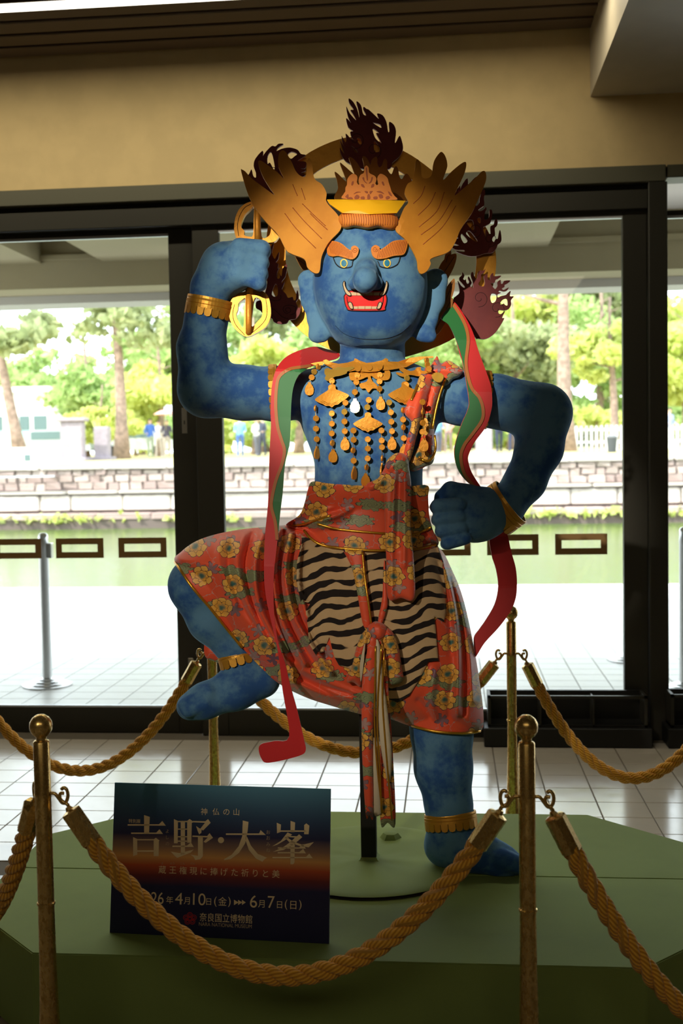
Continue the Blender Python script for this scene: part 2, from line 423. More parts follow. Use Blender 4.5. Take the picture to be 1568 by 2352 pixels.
# low black bins standing before the glass
def bin_box(name, xa, xb, ya, yb, zt, label):
    e = empty(name, ((xa+xb)/2, (ya+yb)/2, 0), label, 'box')
    zp = 0.10
    boxo('plinth', (xa, xb, ya, yb, 0.002, zp), M['black'], e, 0.004)
    boxo('back_panel', (xa+0.02, xb-0.02, yb-0.02, yb, zp, zt), M['black'], e)
    boxo('bottom', (xa+0.02, xb-0.02, ya+0.03, yb-0.02, zp, zp+0.012), M['black'], e)
    boxo('top_rail', (xa+0.02, xb-0.02, ya+0.03, ya+0.045, zt-0.014, zt), M['frame'], e)
    boxo('side_panel', (xa+0.02, xa+0.035, ya+0.03, yb-0.02, zp, zt), M['frame'], e)
    boxo('side_panel', (xb-0.035, xb-0.02, ya+0.03, yb-0.02, zp, zt), M['frame'], e)
    n = max(1, round((xb-xa)/0.33))
    for k in range(1, n):
        x = xa+0.02+(xb-xa-0.04)*k/n
        boxo('divider', (x-0.004, x+0.004, ya+0.03, yb-0.02, zp, zt-0.012), M['frame'], e)
a = PZ(1112, 1717, 0.0); b = PZ(1500, 1722, 0.0)
bin_box('floor_grille_box', a[0], b[0], a[1], a[1]+0.19, 0.262, 'low black open box with dividers at the foot of the wide glass door')
a2 = PZ(1536, 1722, 0.0)
bin_box('floor_grille_box', a2[0], a2[0]+0.9, a[1], a[1]+0.19, 0.27, 'low black open box at the foot of the narrow side pane')

# ------------------------------------------------------------------ platform
pl = empty('display_platform', (-0.305, 3.36, 0), 'low octagonal platform covered in matt green cloth under the blue figure', 'platform')
PH = 0.25
def octa(x0, x1, y0, y1, c, g=0.0):
    return [(x0+c, y0-g), (x1-c, y0-g), (x1+g, y0+c), (x1+g, y1-c), (x1-c, y1+g), (x0+c, y1+g), (x0-g, y1-c), (x0-g, y0+c)]
def prism(pts, z0, z1, bevel=0.0):
    bm = bmesh.new(); a = [bm.verts.new((x, y, z0)) for x, y in pts]; b = [bm.verts.new((x, y, z1)) for x, y in pts]; n = len(pts)
    bm.faces.new(a[::-1]); bm.faces.new(b)
    for i in range(n): bm.faces.new((a[i], a[(i+1) % n], b[(i+1) % n], b[i]))
    if bevel: bmesh.ops.bevel(bm, geom=list(bm.edges), offset=bevel, segments=2, affect='EDGES')
    me = bpy.data.meshes.new('m'); bm.to_mesh(me); bm.free(); return me
ymid = PZ(1400, 2016, PH)[1]
oc = octa(-1.36, 0.75, 2.765, 3.955, 0.287)
front_half = [(x, min(y, ymid-0.0008)) for x, y in oc if y < ymid] 
fh = [oc[7], oc[0], oc[1], oc[2], (0.75, ymid-0.0008), (-1.36, ymid-0.0008)]
bh = [(-1.36, ymid+0.0008), (0.75, ymid+0.0008), oc[3], oc[4], oc[5], oc[6]]
world_obj('deck_section', prism(fh, 0.001, PH, 0.003), M['green'], pl)
world_obj('deck_section', prism(bh, 0.001, PH, 0.003), M['green'], pl)

# support stand: round cloth covered foot plate and black pole
pb = PZ(848, 1978, PH)
st = empty('support_stand', (pb[0], pb[1], PH), 'black square steel pole on a round green covered foot plate under the figure', 'stand')
def disc_mesh(r, z0, z1, n=64):
    v = [(0, 0, z1)]; f = []; rings = [0.25, 0.5, 0.75, 0.9, 0.97, 1.0]
    for q in rings:
        for k in range(n):
            a = 2*math.pi*k/n
            w = 0.0016*math.sin(5*a+7*q)*q*(1-q)*4 + 0.0012*math.sin(11*a+20*q)*q*(q < 0.95)
            v.append((r*q*math.cos(a), r*q*math.sin(a), z1 + w - (0.002 if q == 1 else 0)))
    for k in range(n): f.append((0, 1+k, 1+(k+1) % n))
    for i in range(len(rings)-1):
        for k in range(n): f.append((1+i*n+k, 1+(i+1)*n+k, 1+(i+1)*n+(k+1) % n, 1+i*n+(k+1) % n))
    return mesh_from(v, f, True)
R_D = 0.315
dsk = put('foot_plate_cover', disc_mesh(R_D, 0, 0.011), M['green'], st)
put('foot_plate_rim', lathe_mesh([(R_D-0.004, 0.0005), (R_D+0.002, 0.0005), (R_D+0.002, 0.005), (R_D-0.004, 0.006)], 64), M['green_trim'], st)
pw = 0.0235
put('pole', box_mesh((-pw, pw, -pw, pw, 0.011, 1.05), bevel=0.003), M['black'], st)
# little cloth collar at the foot and the lump of a bolt under the cloth
me = lathe_mesh([(0.045, 0.0108), (0.038, 0.014), (0.034, 0.020), (0.033, 0.0205)], 4); me.transform(Matrix.Rotation(math.pi/4, 4, 'Z'))
put('cloth_collar', me, M['green'], st)
bl = PZ(897, 1931, PH)
me = lathe_mesh([(0.036, 0.010), (0.032, 0.016), (0.024, 0.026), (0.016, 0.0275)], 6)
o = put('bolt_bump', me, M['green'], st); o.location = (bl[0]-pb[0], bl[1]-pb[1], 0)

# ------------------------------------------------------------------ rope barrier
HP = 0.93
post_prof = [(0.0, 0.930), (0.010, 0.928), (0.019, 0.9215), (0.0245, 0.912), (0.026, 0.903), (0.0245, 0.893), (0.019, 0.884), (0.0125, 0.8785),
             (0.0115, 0.874), (0.012, 0.871), (0.0165, 0.869), (0.0185, 0.866), (0.0185, 0.752), (0.0189, 0.751), (0.0189, 0.738), (0.0185, 0.737), (0.0183, 0.498), (0.0205, 0.4965), (0.0205, 0.4915), (0.0182, 0.490),
             (0.0185, 0.44), (0.0195, 0.34), (0.0215, 0.25), (0.026, 0.16), (0.036, 0.09), (0.055, 0.05), (0.095, 0.028), (0.150, 0.018), (0.158, 0.012), (0.158, 0.001)]
post_me = lathe_mesh(post_prof[::-1], 40); post_me.materials.append(M['brass'])
HZ = 0.748
posts = {}
def post_at(key, x, y, label, dirs):
    e = empty('rope_post', (x, y, 0), label, 'stanchion', 'brass rope posts around the platform')
    put('post', post_me, None, e)
    for dx, dy in dirs:
        q = math.hypot(dx, dy); dx /= q; dy /= q
        pts = [(0.017*dx, 0.017*dy, HZ), (0.028*dx, 0.028*dy, HZ-0.001), (0.037*dx, 0.037*dy, HZ-0.012), (0.045*dx, 0.045*dy, HZ-0.022), (0.053*dx, 0.053*dy, HZ-0.020), (0.058*dx, 0.058*dy, HZ-0.006), (0.056*dx, 0.056*dy, HZ+0.008), (0.049*dx, 0.049*dy, HZ+0.013), (0.043*dx, 0.043*dy, HZ+0.009)]
        put('hook_arm', tube_mesh(catmull(pts, 4, False), 0.0042, 8), M['brass'], e)
    posts[key] = np.array([x, y])
PP = {}
for key, (px, py) in dict(FL=(93, 1640), FR=(1208, 1641), BR=(1173, 1391), BL=(484, 1392)).items():
    p = PZ(px, py, HP); PP[key] = (p[0], p[1])
PP['L'] = (-1.80, 3.50); PP['RF'] = (1.28, 2.45)
for key, (px, py) in dict(LB=(-135, 1395), RB=(1735, 1389)).items():
    p = PZ(px, py, HP); PP[key] = (p[0], p[1])
ropes = [('FL', 'FR', 0.402), ('FL', 'L', 0.50), ('FR', 'RF', 0.56), ('BL', 'BR', 0.375), ('BL', 'LB', 0.46), ('BR', 'RB', 0.46)]
dirs = {k: [] for k in PP}
for a_, b_, s_ in ropes:
    v = np.array(PP[b_])-np.array(PP[a_]); dirs[a_].append(tuple(v)); dirs[b_].append(tuple(-v))
post_labels = dict(FL='worn brass rope post with ball top beside the poster board', FR='worn brass rope post with ball top before the figure\'s standing foot',
    BL='brass rope post with its top hidden behind the raised blue leg', BR='shiny brass rope post behind the platform below the red ribbon end',
    L='brass rope post off to the poster side of the platform', LB='brass rope post at the end of the rope passing behind the raised foot', RF='brass rope post holding the end of the rope from the standing foot side', RB='brass rope post at the end of the rope running past the black floor box')
for k_, (x, y) in PP.items(): post_at(k_, x, y, post_labels[k_], dirs[k_])
rope_labels = {('FL', 'FR'): 'thick twisted golden rope sagging in front of the poster board', ('FL', 'L'): 'twisted golden rope dropping from the post beside the poster away from the figure',
    ('FR', 'RF'): 'twisted golden rope crossing the plain end of the green platform', ('BL', 'BR'): 'twisted golden rope sagging behind the figure and pole',
    ('BL', 'LB'): 'twisted golden rope passing behind the raised foot and poster corner', ('BR', 'RB'): 'twisted golden rope hanging before the low black floor box'}
def rope(a_, b_, sag):
    A = np.array([*PP[a_], HZ-0.012]); B = np.array([*PP[b_], HZ-0.012]); dv = (B-A)/np.linalg.norm(B-A)
    A = A+dv*0.045; B = B-dv*0.045
    t = np.linspace(0, 1, 400); pts = A+(B-A)*t[:, None]; pts[:, 2] -= sag*4*t*(1-t)*(1-0.12*(2*t-1)**2*0)
    s = np.r_[0, np.cumsum(np.linalg.norm(np.diff(pts, axis=0), axis=1))]; Lr = s[-1]
    def at(x): return np.array([np.interp(x, s, pts[:, i]) for i in range(3)]).T
    e = empty('barrier_rope', tuple(at(Lr/2)), rope_labels[(a_, b_)], 'rope', 'golden ropes of the barrier')
    # cord of three strands
    u = np.arange(0.108, Lr-0.108, 0.006); c = at(u); tt, N, B_ = frames(c)
    V = []; Fc = []; UV = []; nb = 0; n = 10
    for k in range(3):
        ph = 2*math.pi*u/0.125 + k*2*math.pi/3
        cc = c + 0.0115*(np.cos(ph)[:, None]*N + np.sin(ph)[:, None]*B_)
        v, f = tube_arrays(cc, 0.0120, n, nb); V.append(v); Fc += f; nb += len(v)
        uu = np.repeat(u*70, n); vv = np.tile(np.arange(n)*(4.0/n), len(u)); UV.append(np.stack([uu, vv], 1))
    world_obj('cord', mesh_from(np.concatenate(V), Fc, True, None, np.concatenate(UV)), M['rope'], e)
    for end in (0, 1):
        g = (lambda x: at(x)) if end == 0 else (lambda x: at(Lr-x))
        p0 = g(0.034); p1 = g(0.118); ax = (p1-p0)/np.linalg.norm(p1-p0)
        me = lathe_mesh([(0.0, -0.013), (0.006, -0.012), (0.010, -0.004), (0.0225, 0.0), (0.0240, 0.003), (0.0240, 0.084), (0.0215, 0.0845)], 8, False)
        me.transform(Vector(ax).to_track_quat('Z', 'Y').to_matrix().to_4x4()); me.transform(Matrix.Translation(Vector(p0)))
        fo = world_obj('ferrule', me, M['brass'], e)
        q0 = p0-ax*0.006; h = g(0.0)
        side = np.cross(ax, [0, 0, 1.0]); side /= np.linalg.norm(side)+1e-9; upv = np.cross(side, ax)
        hk = [q0, q0-ax*0.010+upv*0.003, h+ax*0.004-upv*0.004, h-ax*0.006-upv*0.003, h-ax*0.012+upv*0.003, h-ax*0.008+upv*0.010]
        o = world_obj('hook', tube_mesh(catmull(hk, 4, False), 0.0042, 8), M['brass'], e)
for r_ in ropes: rope(*r_)
# ================================================================== outside
GND = 1.36                       # level of the park on the far bank
WZ = -0.17                       # water level
BY = 27.5                        # foot of the far bank
YE = 13.1                        # terrace edge
M['conc'] = simple('canopy_concrete', (142, 130, 98), 0.8, var=0.05, vscale=1.5)
M['conc_light'] = simple('lit_canopy_soffit', (176, 170, 158), 0.7)  # paler than the beams; the lit coffer ceiling is put into the colour
M['white'] = simple('white_paint', (235, 235, 235), 0.6)
def stone_mat(name, rgb, rgb2):
    t = NT(name); oi = t.n('ShaderNodeObjectInfo').outputs['Random']; co = t.coord('Object')
    c = t.mix(oi, lin(rgb), lin(rgb2)); nz = t.noise(co, 7, 5, 0.65)
    c2 = t.mix(t.math('MULTIPLY', t.step(nz, 0.45, 0.75), 0.6), c, lin((150, 132, 122)))
    t.bsdf(c2, 0.9, 0, 0.2, t.bump(nz, 0.5, 0.03)); return t.m
M['stone'] = stone_mat('rubble_stone', (160, 138, 134), (194, 176, 170))
M['ashlar'] = stone_mat('ashlar_stone', (188, 180, 174), (208, 198, 190))
M['mortar'] = simple('dark_mortar', (110, 96, 92), 0.95)
M['lawn'] = simple('dry_lawn', (170, 160, 110), 0.95, var=0.2, vscale=0.6)
M['bark'] = simple('pine_bark', (150, 128, 116), 0.95, var=0.25, vscale=6, bump=0.6, bscale=18)
def leaf_mat(name, rgb, rgb2):
    t = NT(name); g = t.n('ShaderNodeNewGeometry'); c = t.mix(g.outputs['Random Per Island'], lin(rgb), lin(rgb2))
    a = t.n('ShaderNodeBsdfDiffuse'); t.l(c, a.inputs[0]); b = t.n('ShaderNodeBsdfTranslucent'); t.l(c, b.inputs[0])
    mx = t.n('ShaderNodeMixShader'); mx.inputs[0].default_value = 0.45; t.l(a.outputs[0], mx.inputs[1]); t.l(b.outputs[0], mx.inputs[2]); t.l(mx.outputs[0], t.out.inputs[0]); return t.m
M['leaf_bright'] = leaf_mat('bright_leaves', (196, 206, 112), (226, 232, 160))
M['leaf_mid'] = leaf_mat('mid_leaves', (150, 178, 108), (196, 212, 150))
M['leaf_pine'] = leaf_mat('pine_needles', (150, 162, 116), (192, 198, 156))
def water():
    t = NT('pond_water'); co = t.n('ShaderNodeNewGeometry').outputs['Position']; mp = t.n('ShaderNodeMapping'); t.l(co, mp.inputs[0]); mp.inputs['Scale'].default_value = (1.2, 2.4, 1)
    nz = t.noise(mp.outputs[0], 3.5, 4, 0.6)
    t.bsdf(lin((80, 98, 46)), 0.16, 0, 0.2, t.bump(nz, 0.16, 0.05)); return t.m
M['water'] = water()

# terrace paving: near tiles one by one, the rest as one field
YD = WY+0.25
terr = tag(boxo('terrace_floor', (-14, 14, WY+0.1, YE, -0.6, -0.004), M['grout']), kind='structure')
tile_o = box_mesh((0.0025, TS-0.0025, 0.0025, TS-0.0025, -0.004, 0.0), bevel=0.0012); tile_o.materials.append(M['tile_out'])
ys = rng_tiles(WY+0.1, 8.5); xs = rng_tiles(-3.55, 2.15)
lay(tile_o, terr, xs, ys)
ya = ys[0]; yb = ys[-1]+TS; xa = xs[0]; xb = xs[-1]+TS
boxo('paving_field', (-14, 14, yb, YE-0.3, -0.0035, 0.0), M['tile_out_far'], terr)
boxo('paving_field', (-14, xa, ya, yb, -0.0035, 0.0), M['tile_out_far'], terr)
boxo('paving_field', (xb, 14, ya, yb, -0.0035, 0.0), M['tile_out_far'], terr)
boxo('edge_stone', (-14, 14, YE-0.3, YE, -0.0035, 0.012), M['white'], terr)
# canopy with an edge beam and cross beams
can = tag(boxo('canopy', (-14, 14, WY+0.25, 9.9, 3.42, 3.7), M['conc_light']), kind='structure')
boxo('edge_beam', (-14, 14, 9.35, 9.75, 2.95, 3.42), M['conc'], can)
boxo('drip_ledge', (-14, 14, 9.75, 10.1, 2.88, 3.5), M['conc_light'], can)
boxo('beam_moulding', (-14, 14, 9.31, 9.35, 3.18, 3.22), M['conc'], can)
_c0 = PY(95, 610, 9.35)[0]; _c1 = PY(235, 605, 9.35)[0]; _c2 = PY(1258, 568, 9.35)[0]
for xa_, xb_ in ((-14, _c0-4.5), (_c0-0.9, _c0), (_c1, _c2), (_c2+2.2, _c2+3.2)):
    boxo('cross_beam', (xa_, xb_, WY+0.25, 9.35, 3.16, 3.42), M['conc'], can)
boxo('parapet', (-14, 14, WY+0.25, WY+0.5, 3.7, 4.6), M['conc'], can)

# chrome belt posts on the terrace
bp_prof = [(0.165, 0.001), (0.165, 0.010), (0.135, 0.014), (0.132, 0.024), (0.105, 0.028), (0.102, 0.038), (0.072, 0.042), (0.07, 0.05), (0.033, 0.055), (0.0325, 0.93), (0.034, 0.932), (0.034, 1.0), (0.030, 1.018), (0.018, 1.028), (0.0, 1.03)]
bp_me = lathe_mesh(bp_prof, 32); bp_me.materials.append(M['steel'])
for i, (px, py, lab) in enumerate(((109, 1574, 'chrome belt post with stepped round base on the white terrace'), (1572, 1586, 'chrome belt post beside the dark door jamb, base partly hidden'), (1447, 1516, 'chrome belt post mostly hidden behind the dark door jamb'))):
    p = PZ(px, py, 0.0)
    e = empty('belt_post', (p[0], p[1], 0.0), lab, 'stanchion', 'chrome belt posts on the terrace')
    put('post', bp_me, None, e)
    boxo('belt_cassette', (p[0]+0.028, p[0]+0.062, p[1]-0.025, p[1]+0.025, 0.86, 0.96), M['steel'], e, 0.004)

# pond
pond = tag(put('pond', mesh_from([(-60, YE, WZ), (60, YE, WZ), (60, BY+0.2, WZ), (-60, BY+0.2, WZ)], [(0, 1, 2, 3)]), M['water']), 'still green pond between the terrace and the stone bank', 'pond', kind='stuff')
# stone bank across the pond
bank = empty('stone_bank', (0, BY, WZ), 'tiered stone retaining wall on the far side of the pond', 'wall')
boxo('core', (-26, 22, BY+0.45, BY+3.0, -1.5, GND-0.02), M['mortar'], bank)
boxo('footing', (-26, 22, BY-0.02, BY+0.5, -1.5, 0.12), M['mortar'], bank)
def blocks(name, y0, y1, z0, z1, wmin, wmax, mat, rough, x0=-21, x1=11):
    protos = []
    for k in range(6):
        bm = bmesh.new(); bmesh.ops.create_cube(bm, size=1.0)
        bmesh.ops.bevel(bm, geom=list(bm.edges), offset=0.06, segments=1, affect='EDGES')
        for v in bm.verts: v.co += Vector((random.uniform(-1, 1), random.uniform(-1, 1), random.uniform(-1, 1)))*rough
        me = bpy.data.meshes.new('m'); bm.to_mesh(me); bm.free(); me.materials.append(mat); protos.append(me)
    x = x0
    while x < x1:
        w = random.uniform(wmin, wmax)
        o = bpy.data.objects.new(name, random.choice(protos)); COL.objects.link(o); o.parent = bank
        o.location = (x+w/2, (y0+y1)/2-BY + random.uniform(-0.02, 0.02), (z0+z1)/2-WZ + random.uniform(-0.015, 0.015)*(rough > 0.03)); o.scale = (w-0.03, y1-y0, z1-z0-0.02); x += w
blocks('footing_stone', BY, BY+0.4, -0.25, 0.02, 0.7, 1.3, M['stone'], 0.02)
blocks('cap_stone', BY-0.05, BY+0.5, 0.05, 0.22, 0.9, 1.7, M['stone'], 0.02)
blocks('ashlar_block', BY+0.35, BY+0.8, 0.26, 0.66, 0.8, 1.5, M['ashlar'], 0.006)
blocks('course_stone', BY+0.3, BY+0.8, 0.68, 0.78, 1.2, 2.0, M['ashlar'], 0.006)
for i, (z0, z1) in enumerate(((0.78, 0.98), (0.97, 1.16), (1.15, 1.30))):
    blocks('rubble_stone', BY+0.42, BY+0.8, z0, z1, 0.22, 0.48, M['stone'], 0.06)
blocks('coping_stone', BY+0.36, BY+0.9, 1.29, 1.37, 1.0, 1.8, M['ashlar'], 0.02)
# moss and small plants in the footing joints
V = []; Fc = []
for k in range(420):
    c = np.array([random.choice([-12.6, -9.5, -6.0, 0.8, 2.2, 3.6, 5.0])+random.gauss(0, 0.7), BY-0.06-random.random()*0.05, 0.02+abs(random.gauss(0, 0.09))]); s = 0.05
    a = RNG.normal(size=3)*s; b_ = RNG.normal(size=3)*s; n = len(V); V += [c-a, c+b_, c+a, c-b_]; Fc.append((n, n+1, n+2, n+3))
tag(put('bank_plants', mesh_from(V, Fc), M['leaf_bright']), 'tufts of small green plants in the joints of the stone bank footing', 'plant', kind='stuff')
# park ground
park = tag(put('park_ground', mesh_from([(-90, BY+0.8, GND), (90, BY+0.8, GND), (90, 52, GND+0.3), (-90, 52, GND+0.3), (140, 160, GND+1.2), (-140, 160, GND+1.2)], [(0, 1, 2, 3), (3, 2, 4, 5)]), M['lawn']), kind='structure')
def gz(y): return GND + (0.3*(y-BY)/(52-BY) if y < 52 else 0.3+0.9*(y-52)/108)
def OP(px, Y):   # ground position under a pixel column at world distance Y
    p = PY(px, 1050, Y); return p[0], Y, gz(Y)

# ------------------------------------------------------------------ trees
def leaf_cards(centres, radii, n, size, flat=0.55):
    c = np.asarray(centres, float); r = np.asarray(radii, float); w = r**2; idx = RNG.choice(len(c), n, p=w/w.sum())
    d = RNG.normal(size=(n, 3)); d /= np.linalg.norm(d, axis=1)[:, None]; rr = RNG.random(n)**0.45
    p = c[idx] + d*(r[idx]*rr)[:, None]*np.array([1, 1, flat])
    a = RNG.normal(size=(n, 3)); a /= np.linalg.norm(a, axis=1)[:, None]; b = np.cross(a, RNG.normal(size=(n, 3))); b /= np.linalg.norm(b, axis=1)[:, None]
    s = size*(0.6+0.8*RNG.random(n))[:, None]
    V = np.stack([p-a*s, p+b*s*0.6, p+a*s, p-b*s*0.6], 1).reshape(-1, 3)
    return V, [(4*k, 4*k+1, 4*k+2, 4*k+3) for k in range(n)]
def tree(name, px, Y, h, r0, crown, nleaf, lmat, label, lean=0.0, size=0.16, branches=6, group='trees in the park', flat=0.55):
    x, y, z = OP(px, Y); e = empty(name, (x, y, z), label, 'tree', group)
    ts = np.linspace(0, 1, 10)
    trunk = np.stack([lean*h*ts + 0.08*np.sin(ts*5+px), 0.06*np.sin(ts*4+2*px), h*ts - 0.1*(ts == 0)], 1)
    lst = [(trunk, r0*(1-0.75*ts)*(1+0.5*np.exp(-ts*18)))]
    for k in range(branches):
        t0 = 0.4+0.55*(k+0.5)/branches; b0 = np.array([np.interp(t0, ts, trunk[:, i]) for i in range(3)])
        ang = k*2.4+px; L = h*0.3*(1.2-t0)
        q = np.linspace(0, 1, 5); br = b0+np.stack([np.cos(ang)*L*q, np.sin(ang)*L*q, 0.25*L*q+0.12*L*q*q], 1)
        lst.append((br, r0*(1-0.75*t0)*0.45*(1-0.8*q)))
    put('trunk', tubes_mesh(lst, 8), M['bark'], e)
    cs = []; rs = []
    for (cx, cz, rx, nb) in crown:
        for k in range(nb):
            cs.append((cx+random.gauss(0, rx*0.5), random.gauss(0, rx*0.5), cz+random.gauss(0, rx*0.28))); rs.append(rx*random.uniform(0.32, 0.6))
    V, Fc = leaf_cards(cs, rs, nleaf, size, flat)
    put('foliage', mesh_from(V, Fc), lmat, e)
LB, LM, LP = M['leaf_bright'], M['leaf_mid'], M['leaf_pine']
tree('leaning_pine', 55, 44, 11, 0.24, [(-3.4, 8.8, 1.8, 6), (0.5, 4.6, 1.6, 5)], 1500, LP, 'leaning pine trunk beside the white building across the pond', lean=-0.20, size=0.22)
tree('tall_pine', 277, 46, 12, 0.26, [(0.6, 5.6, 2.2, 10), (-1.4, 5.4, 1.0, 4), (1.0, 9.0, 2.6, 8)], 2600, LP, 'tall straight pine rising behind the small stone marker', lean=-0.012, size=0.22)
tree('tall_pine', 1297, 46, 13, 0.32, [(0.2, 10.5, 2.4, 9), (-1.2, 7.2, 1.0, 3)], 1600, LP, 'tall pale trunked pine behind the bent blue elbow', lean=0.012, size=0.22)
tree('park_tree', 1408, 50, 6.5, 0.22, [(0.0, 4.6, 1.7, 14), (-1.2, 3.6, 1.0, 5)], 3000, LB, 'bright green tree with dark trunk behind the white fence', lean=-0.01, size=0.18)
tree('park_tree', 370, 56, 6.0, 0.2, [(0, 3.4, 2.0, 14), (-1.2, 1.8, 1.2, 6)], 3000, LB, 'bright yellow green tree behind the visitors with the sunshade', size=0.2)
tree('park_tree', 200, 60, 7.0, 0.2, [(0, 3.6, 2.4, 14)], 2800, LM, 'soft green tree between the leaning pine and the tall pine', size=0.22)
tree('bush_tree', 235, 52, 3.4, 0.12, [(0, 1.5, 1.3, 12)], 2200, LB, 'low bright bush behind the two stone markers', size=0.16)
tree('park_tree', 590, 58, 7.0, 0.2, [(0, 4.4, 2.4, 16), (0.4, 2.2, 1.5, 6)], 3600, LB, 'bright tree seen under the raised blue arm', size=0.22)
tree('park_tree', 690, 64, 8.5, 0.25, [(0, 5.2, 2.6, 14)], 3000, LM, 'mid green tree behind the halo and shoulder ribbon', size=0.24)
tree('park_tree', 1010, 60, 8.0, 0.25, [(0, 4.6, 2.6, 16)], 3200, LM, 'mid green tree beside the shoulder ribbon', size=0.24)
tree('park_tree', 1180, 62, 8.5, 0.25, [(0, 5.0, 2.8, 18), (0.5, 2.4, 1.8, 6)], 4200, LP, 'dusky green tree between the maroon flames and the pine', size=0.24)
tree('park_tree', 1380, 72, 11, 0.3, [(0, 6.6, 3.6, 20), (0, 3.2, 2.6, 8)], 4200, LM, 'large tree behind the pine and the bright tree', size=0.28)
tree('park_tree', 1580, 54, 8, 0.25, [(0, 4.6, 2.4, 16), (0, 2.4, 1.8, 6)], 3600, LB, 'bright tree seen through the narrow side pane', size=0.22)
tree('park_tree', 90, 78, 9, 0.3, [(0, 4.6, 3.2, 16), (2.0, 3.0, 2.2, 6)], 3200, LM, 'far green tree above the white building roof', size=0.3)
tree('park_tree', 330, 84, 12, 0.3, [(0, 6.4, 3.6, 18), (0, 3.0, 2.6, 6)], 3600, LM, 'far tall tree filling the gap behind the tall pine', size=0.3)
wood_labels = ['under the raised blue arm', 'behind the shoulder ribbon', 'behind the halo', 'behind the sash', 'behind the maroon flames', 'behind the bent elbow', 'behind the pale trunked pine', 'behind the bright tree', 'behind the dark jamb', 'beyond the narrow side pane']
for k, px in enumerate((500, 610, 800, 990, 1090, 1190, 1290, 1390, 1490, 1600)):
    tree('wood_tree', px, 88+2.5*((k*3) % 7), 16, 0.3, [(0, 10.5, 3.6, 12), (0, 6.0, 3.8, 14), (0, 2.2, 3.2, 10)], 5600, (LM, LP, LB)[k % 3], 'distant tree of the wood ' + wood_labels[k], size=0.36, group='distant trees of the wood')
side_labels = ['past the white building', 'far past the white building', 'at the far end past the building', 'past the narrow side pane', 'far past the narrow side pane', 'at the edge of the park past the building']
for k, px in enumerate((-140, -380, -620, 1780, 1980, -900)):
    tree('wood_tree', px, 82+4*(k % 3), 14, 0.3, [(0, 8.0, 3.2, 12), (0, 4.6, 3.4, 12), (0, 1.8, 2.8, 8)], 4200, (LM, LB, LP)[k % 3], 'tree of the wood ' + side_labels[k], size=0.32, group='distant trees of the wood')
bush_labels = ['behind the pale cars', 'behind the dark door stile', 'behind the visitor in light blue', 'behind the shoulder ribbon', 'behind the salmon top visitor', 'behind the grey marker', 'behind the navy visitor', 'at the foot of the pale trunked pine', 'behind the picket fence', 'beyond the narrow side pane']
for k, px in enumerate((310, 430, 530, 640, 990, 1080, 1170, 1270, 1370, 1560)):
    tree('hedge_bush', px, 66+2*((k*2) % 5), 2.6, 0.1, [(0, 1.3, 1.9, 9)], 1500, (LB, LM)[k % 2], 'round pale green bush ' + bush_labels[k], size=0.2, branches=3, group='bushes in the park', flat=0.6)

# ------------------------------------------------------------------ far building, markers, cars, fence
M['teal'] = simple('teal_glass_panel', (150, 206, 206), 0.2)
M['bwin'] = simple('dark_window', (90, 112, 112), 0.1)
M['granite'] = simple('grey_granite', (150, 140, 150), 0.7, var=0.1)
M['bwhite'] = simple('building_white', (232, 232, 234), 0.6)
x, y, z = OP(-60, 66); pr = 66/F
bld = empty('park_building', (x, y, z), 'low white building with teal window band behind the leaning pine', 'building')
def bpx(px): return PY(px, 1050, 66)[0]
boxo('wall', (x-4, bpx(115), 66.0, 72, z-0.5, z+3.9), M['bwhite'], bld)
boxo('roof', (x-4.3, bpx(122), 65.7, 72.3, z+3.9, z+4.2), M['bwhite'], bld)
for (pa, pb_) in ((-40, 8), (24, 44), (48, 70), (80, 110)):
    w = boxo('window', (bpx(pa), bpx(pb_), 65.94, 65.995, z+1.65, z+2.5), M['bwin'], bld)
    boxo('spandrel', (bpx(pa), bpx(pb_), 65.94, 65.995, z+0.55, z+1.6), M['teal'], bld)
def marker(px0, px1, py0, py1, Y, label, cap):
    a = PY(px0, py1, Y); b = PY(px1, py0, Y); zz = gz(Y); hh = b[2]-zz; w = b[0]-a[0]
    e = empty('stone_marker', ((a[0]+b[0])/2, Y, zz), label, 'monument')
    me = box_mesh((-w/2, w/2, -0.2, 0.2, -0.02, hh), bevel=0.04); put('slab', me, M['granite'], e)
    if cap: put('cap', box_mesh((-w/2-0.12, w/2+0.12, -0.3, 0.3, hh, hh+0.14), bevel=0.03), M['granite'], e)
    put('base', box_mesh((-w/2-0.15, w/2+0.15, -0.35, 0.35, -0.05, 0.12), bevel=0.02), M['granite'], e)
marker(143, 192, 968, 1034, 42, 'tall grey stone marker with a flat cap on the bank', True)
marker(219, 251, 980, 1032, 43, 'smaller pale stone marker next to the capped one', False)
marker(1092, 1130, 975, 1040, 42, 'grey stone marker seen inside the bent arm', False)
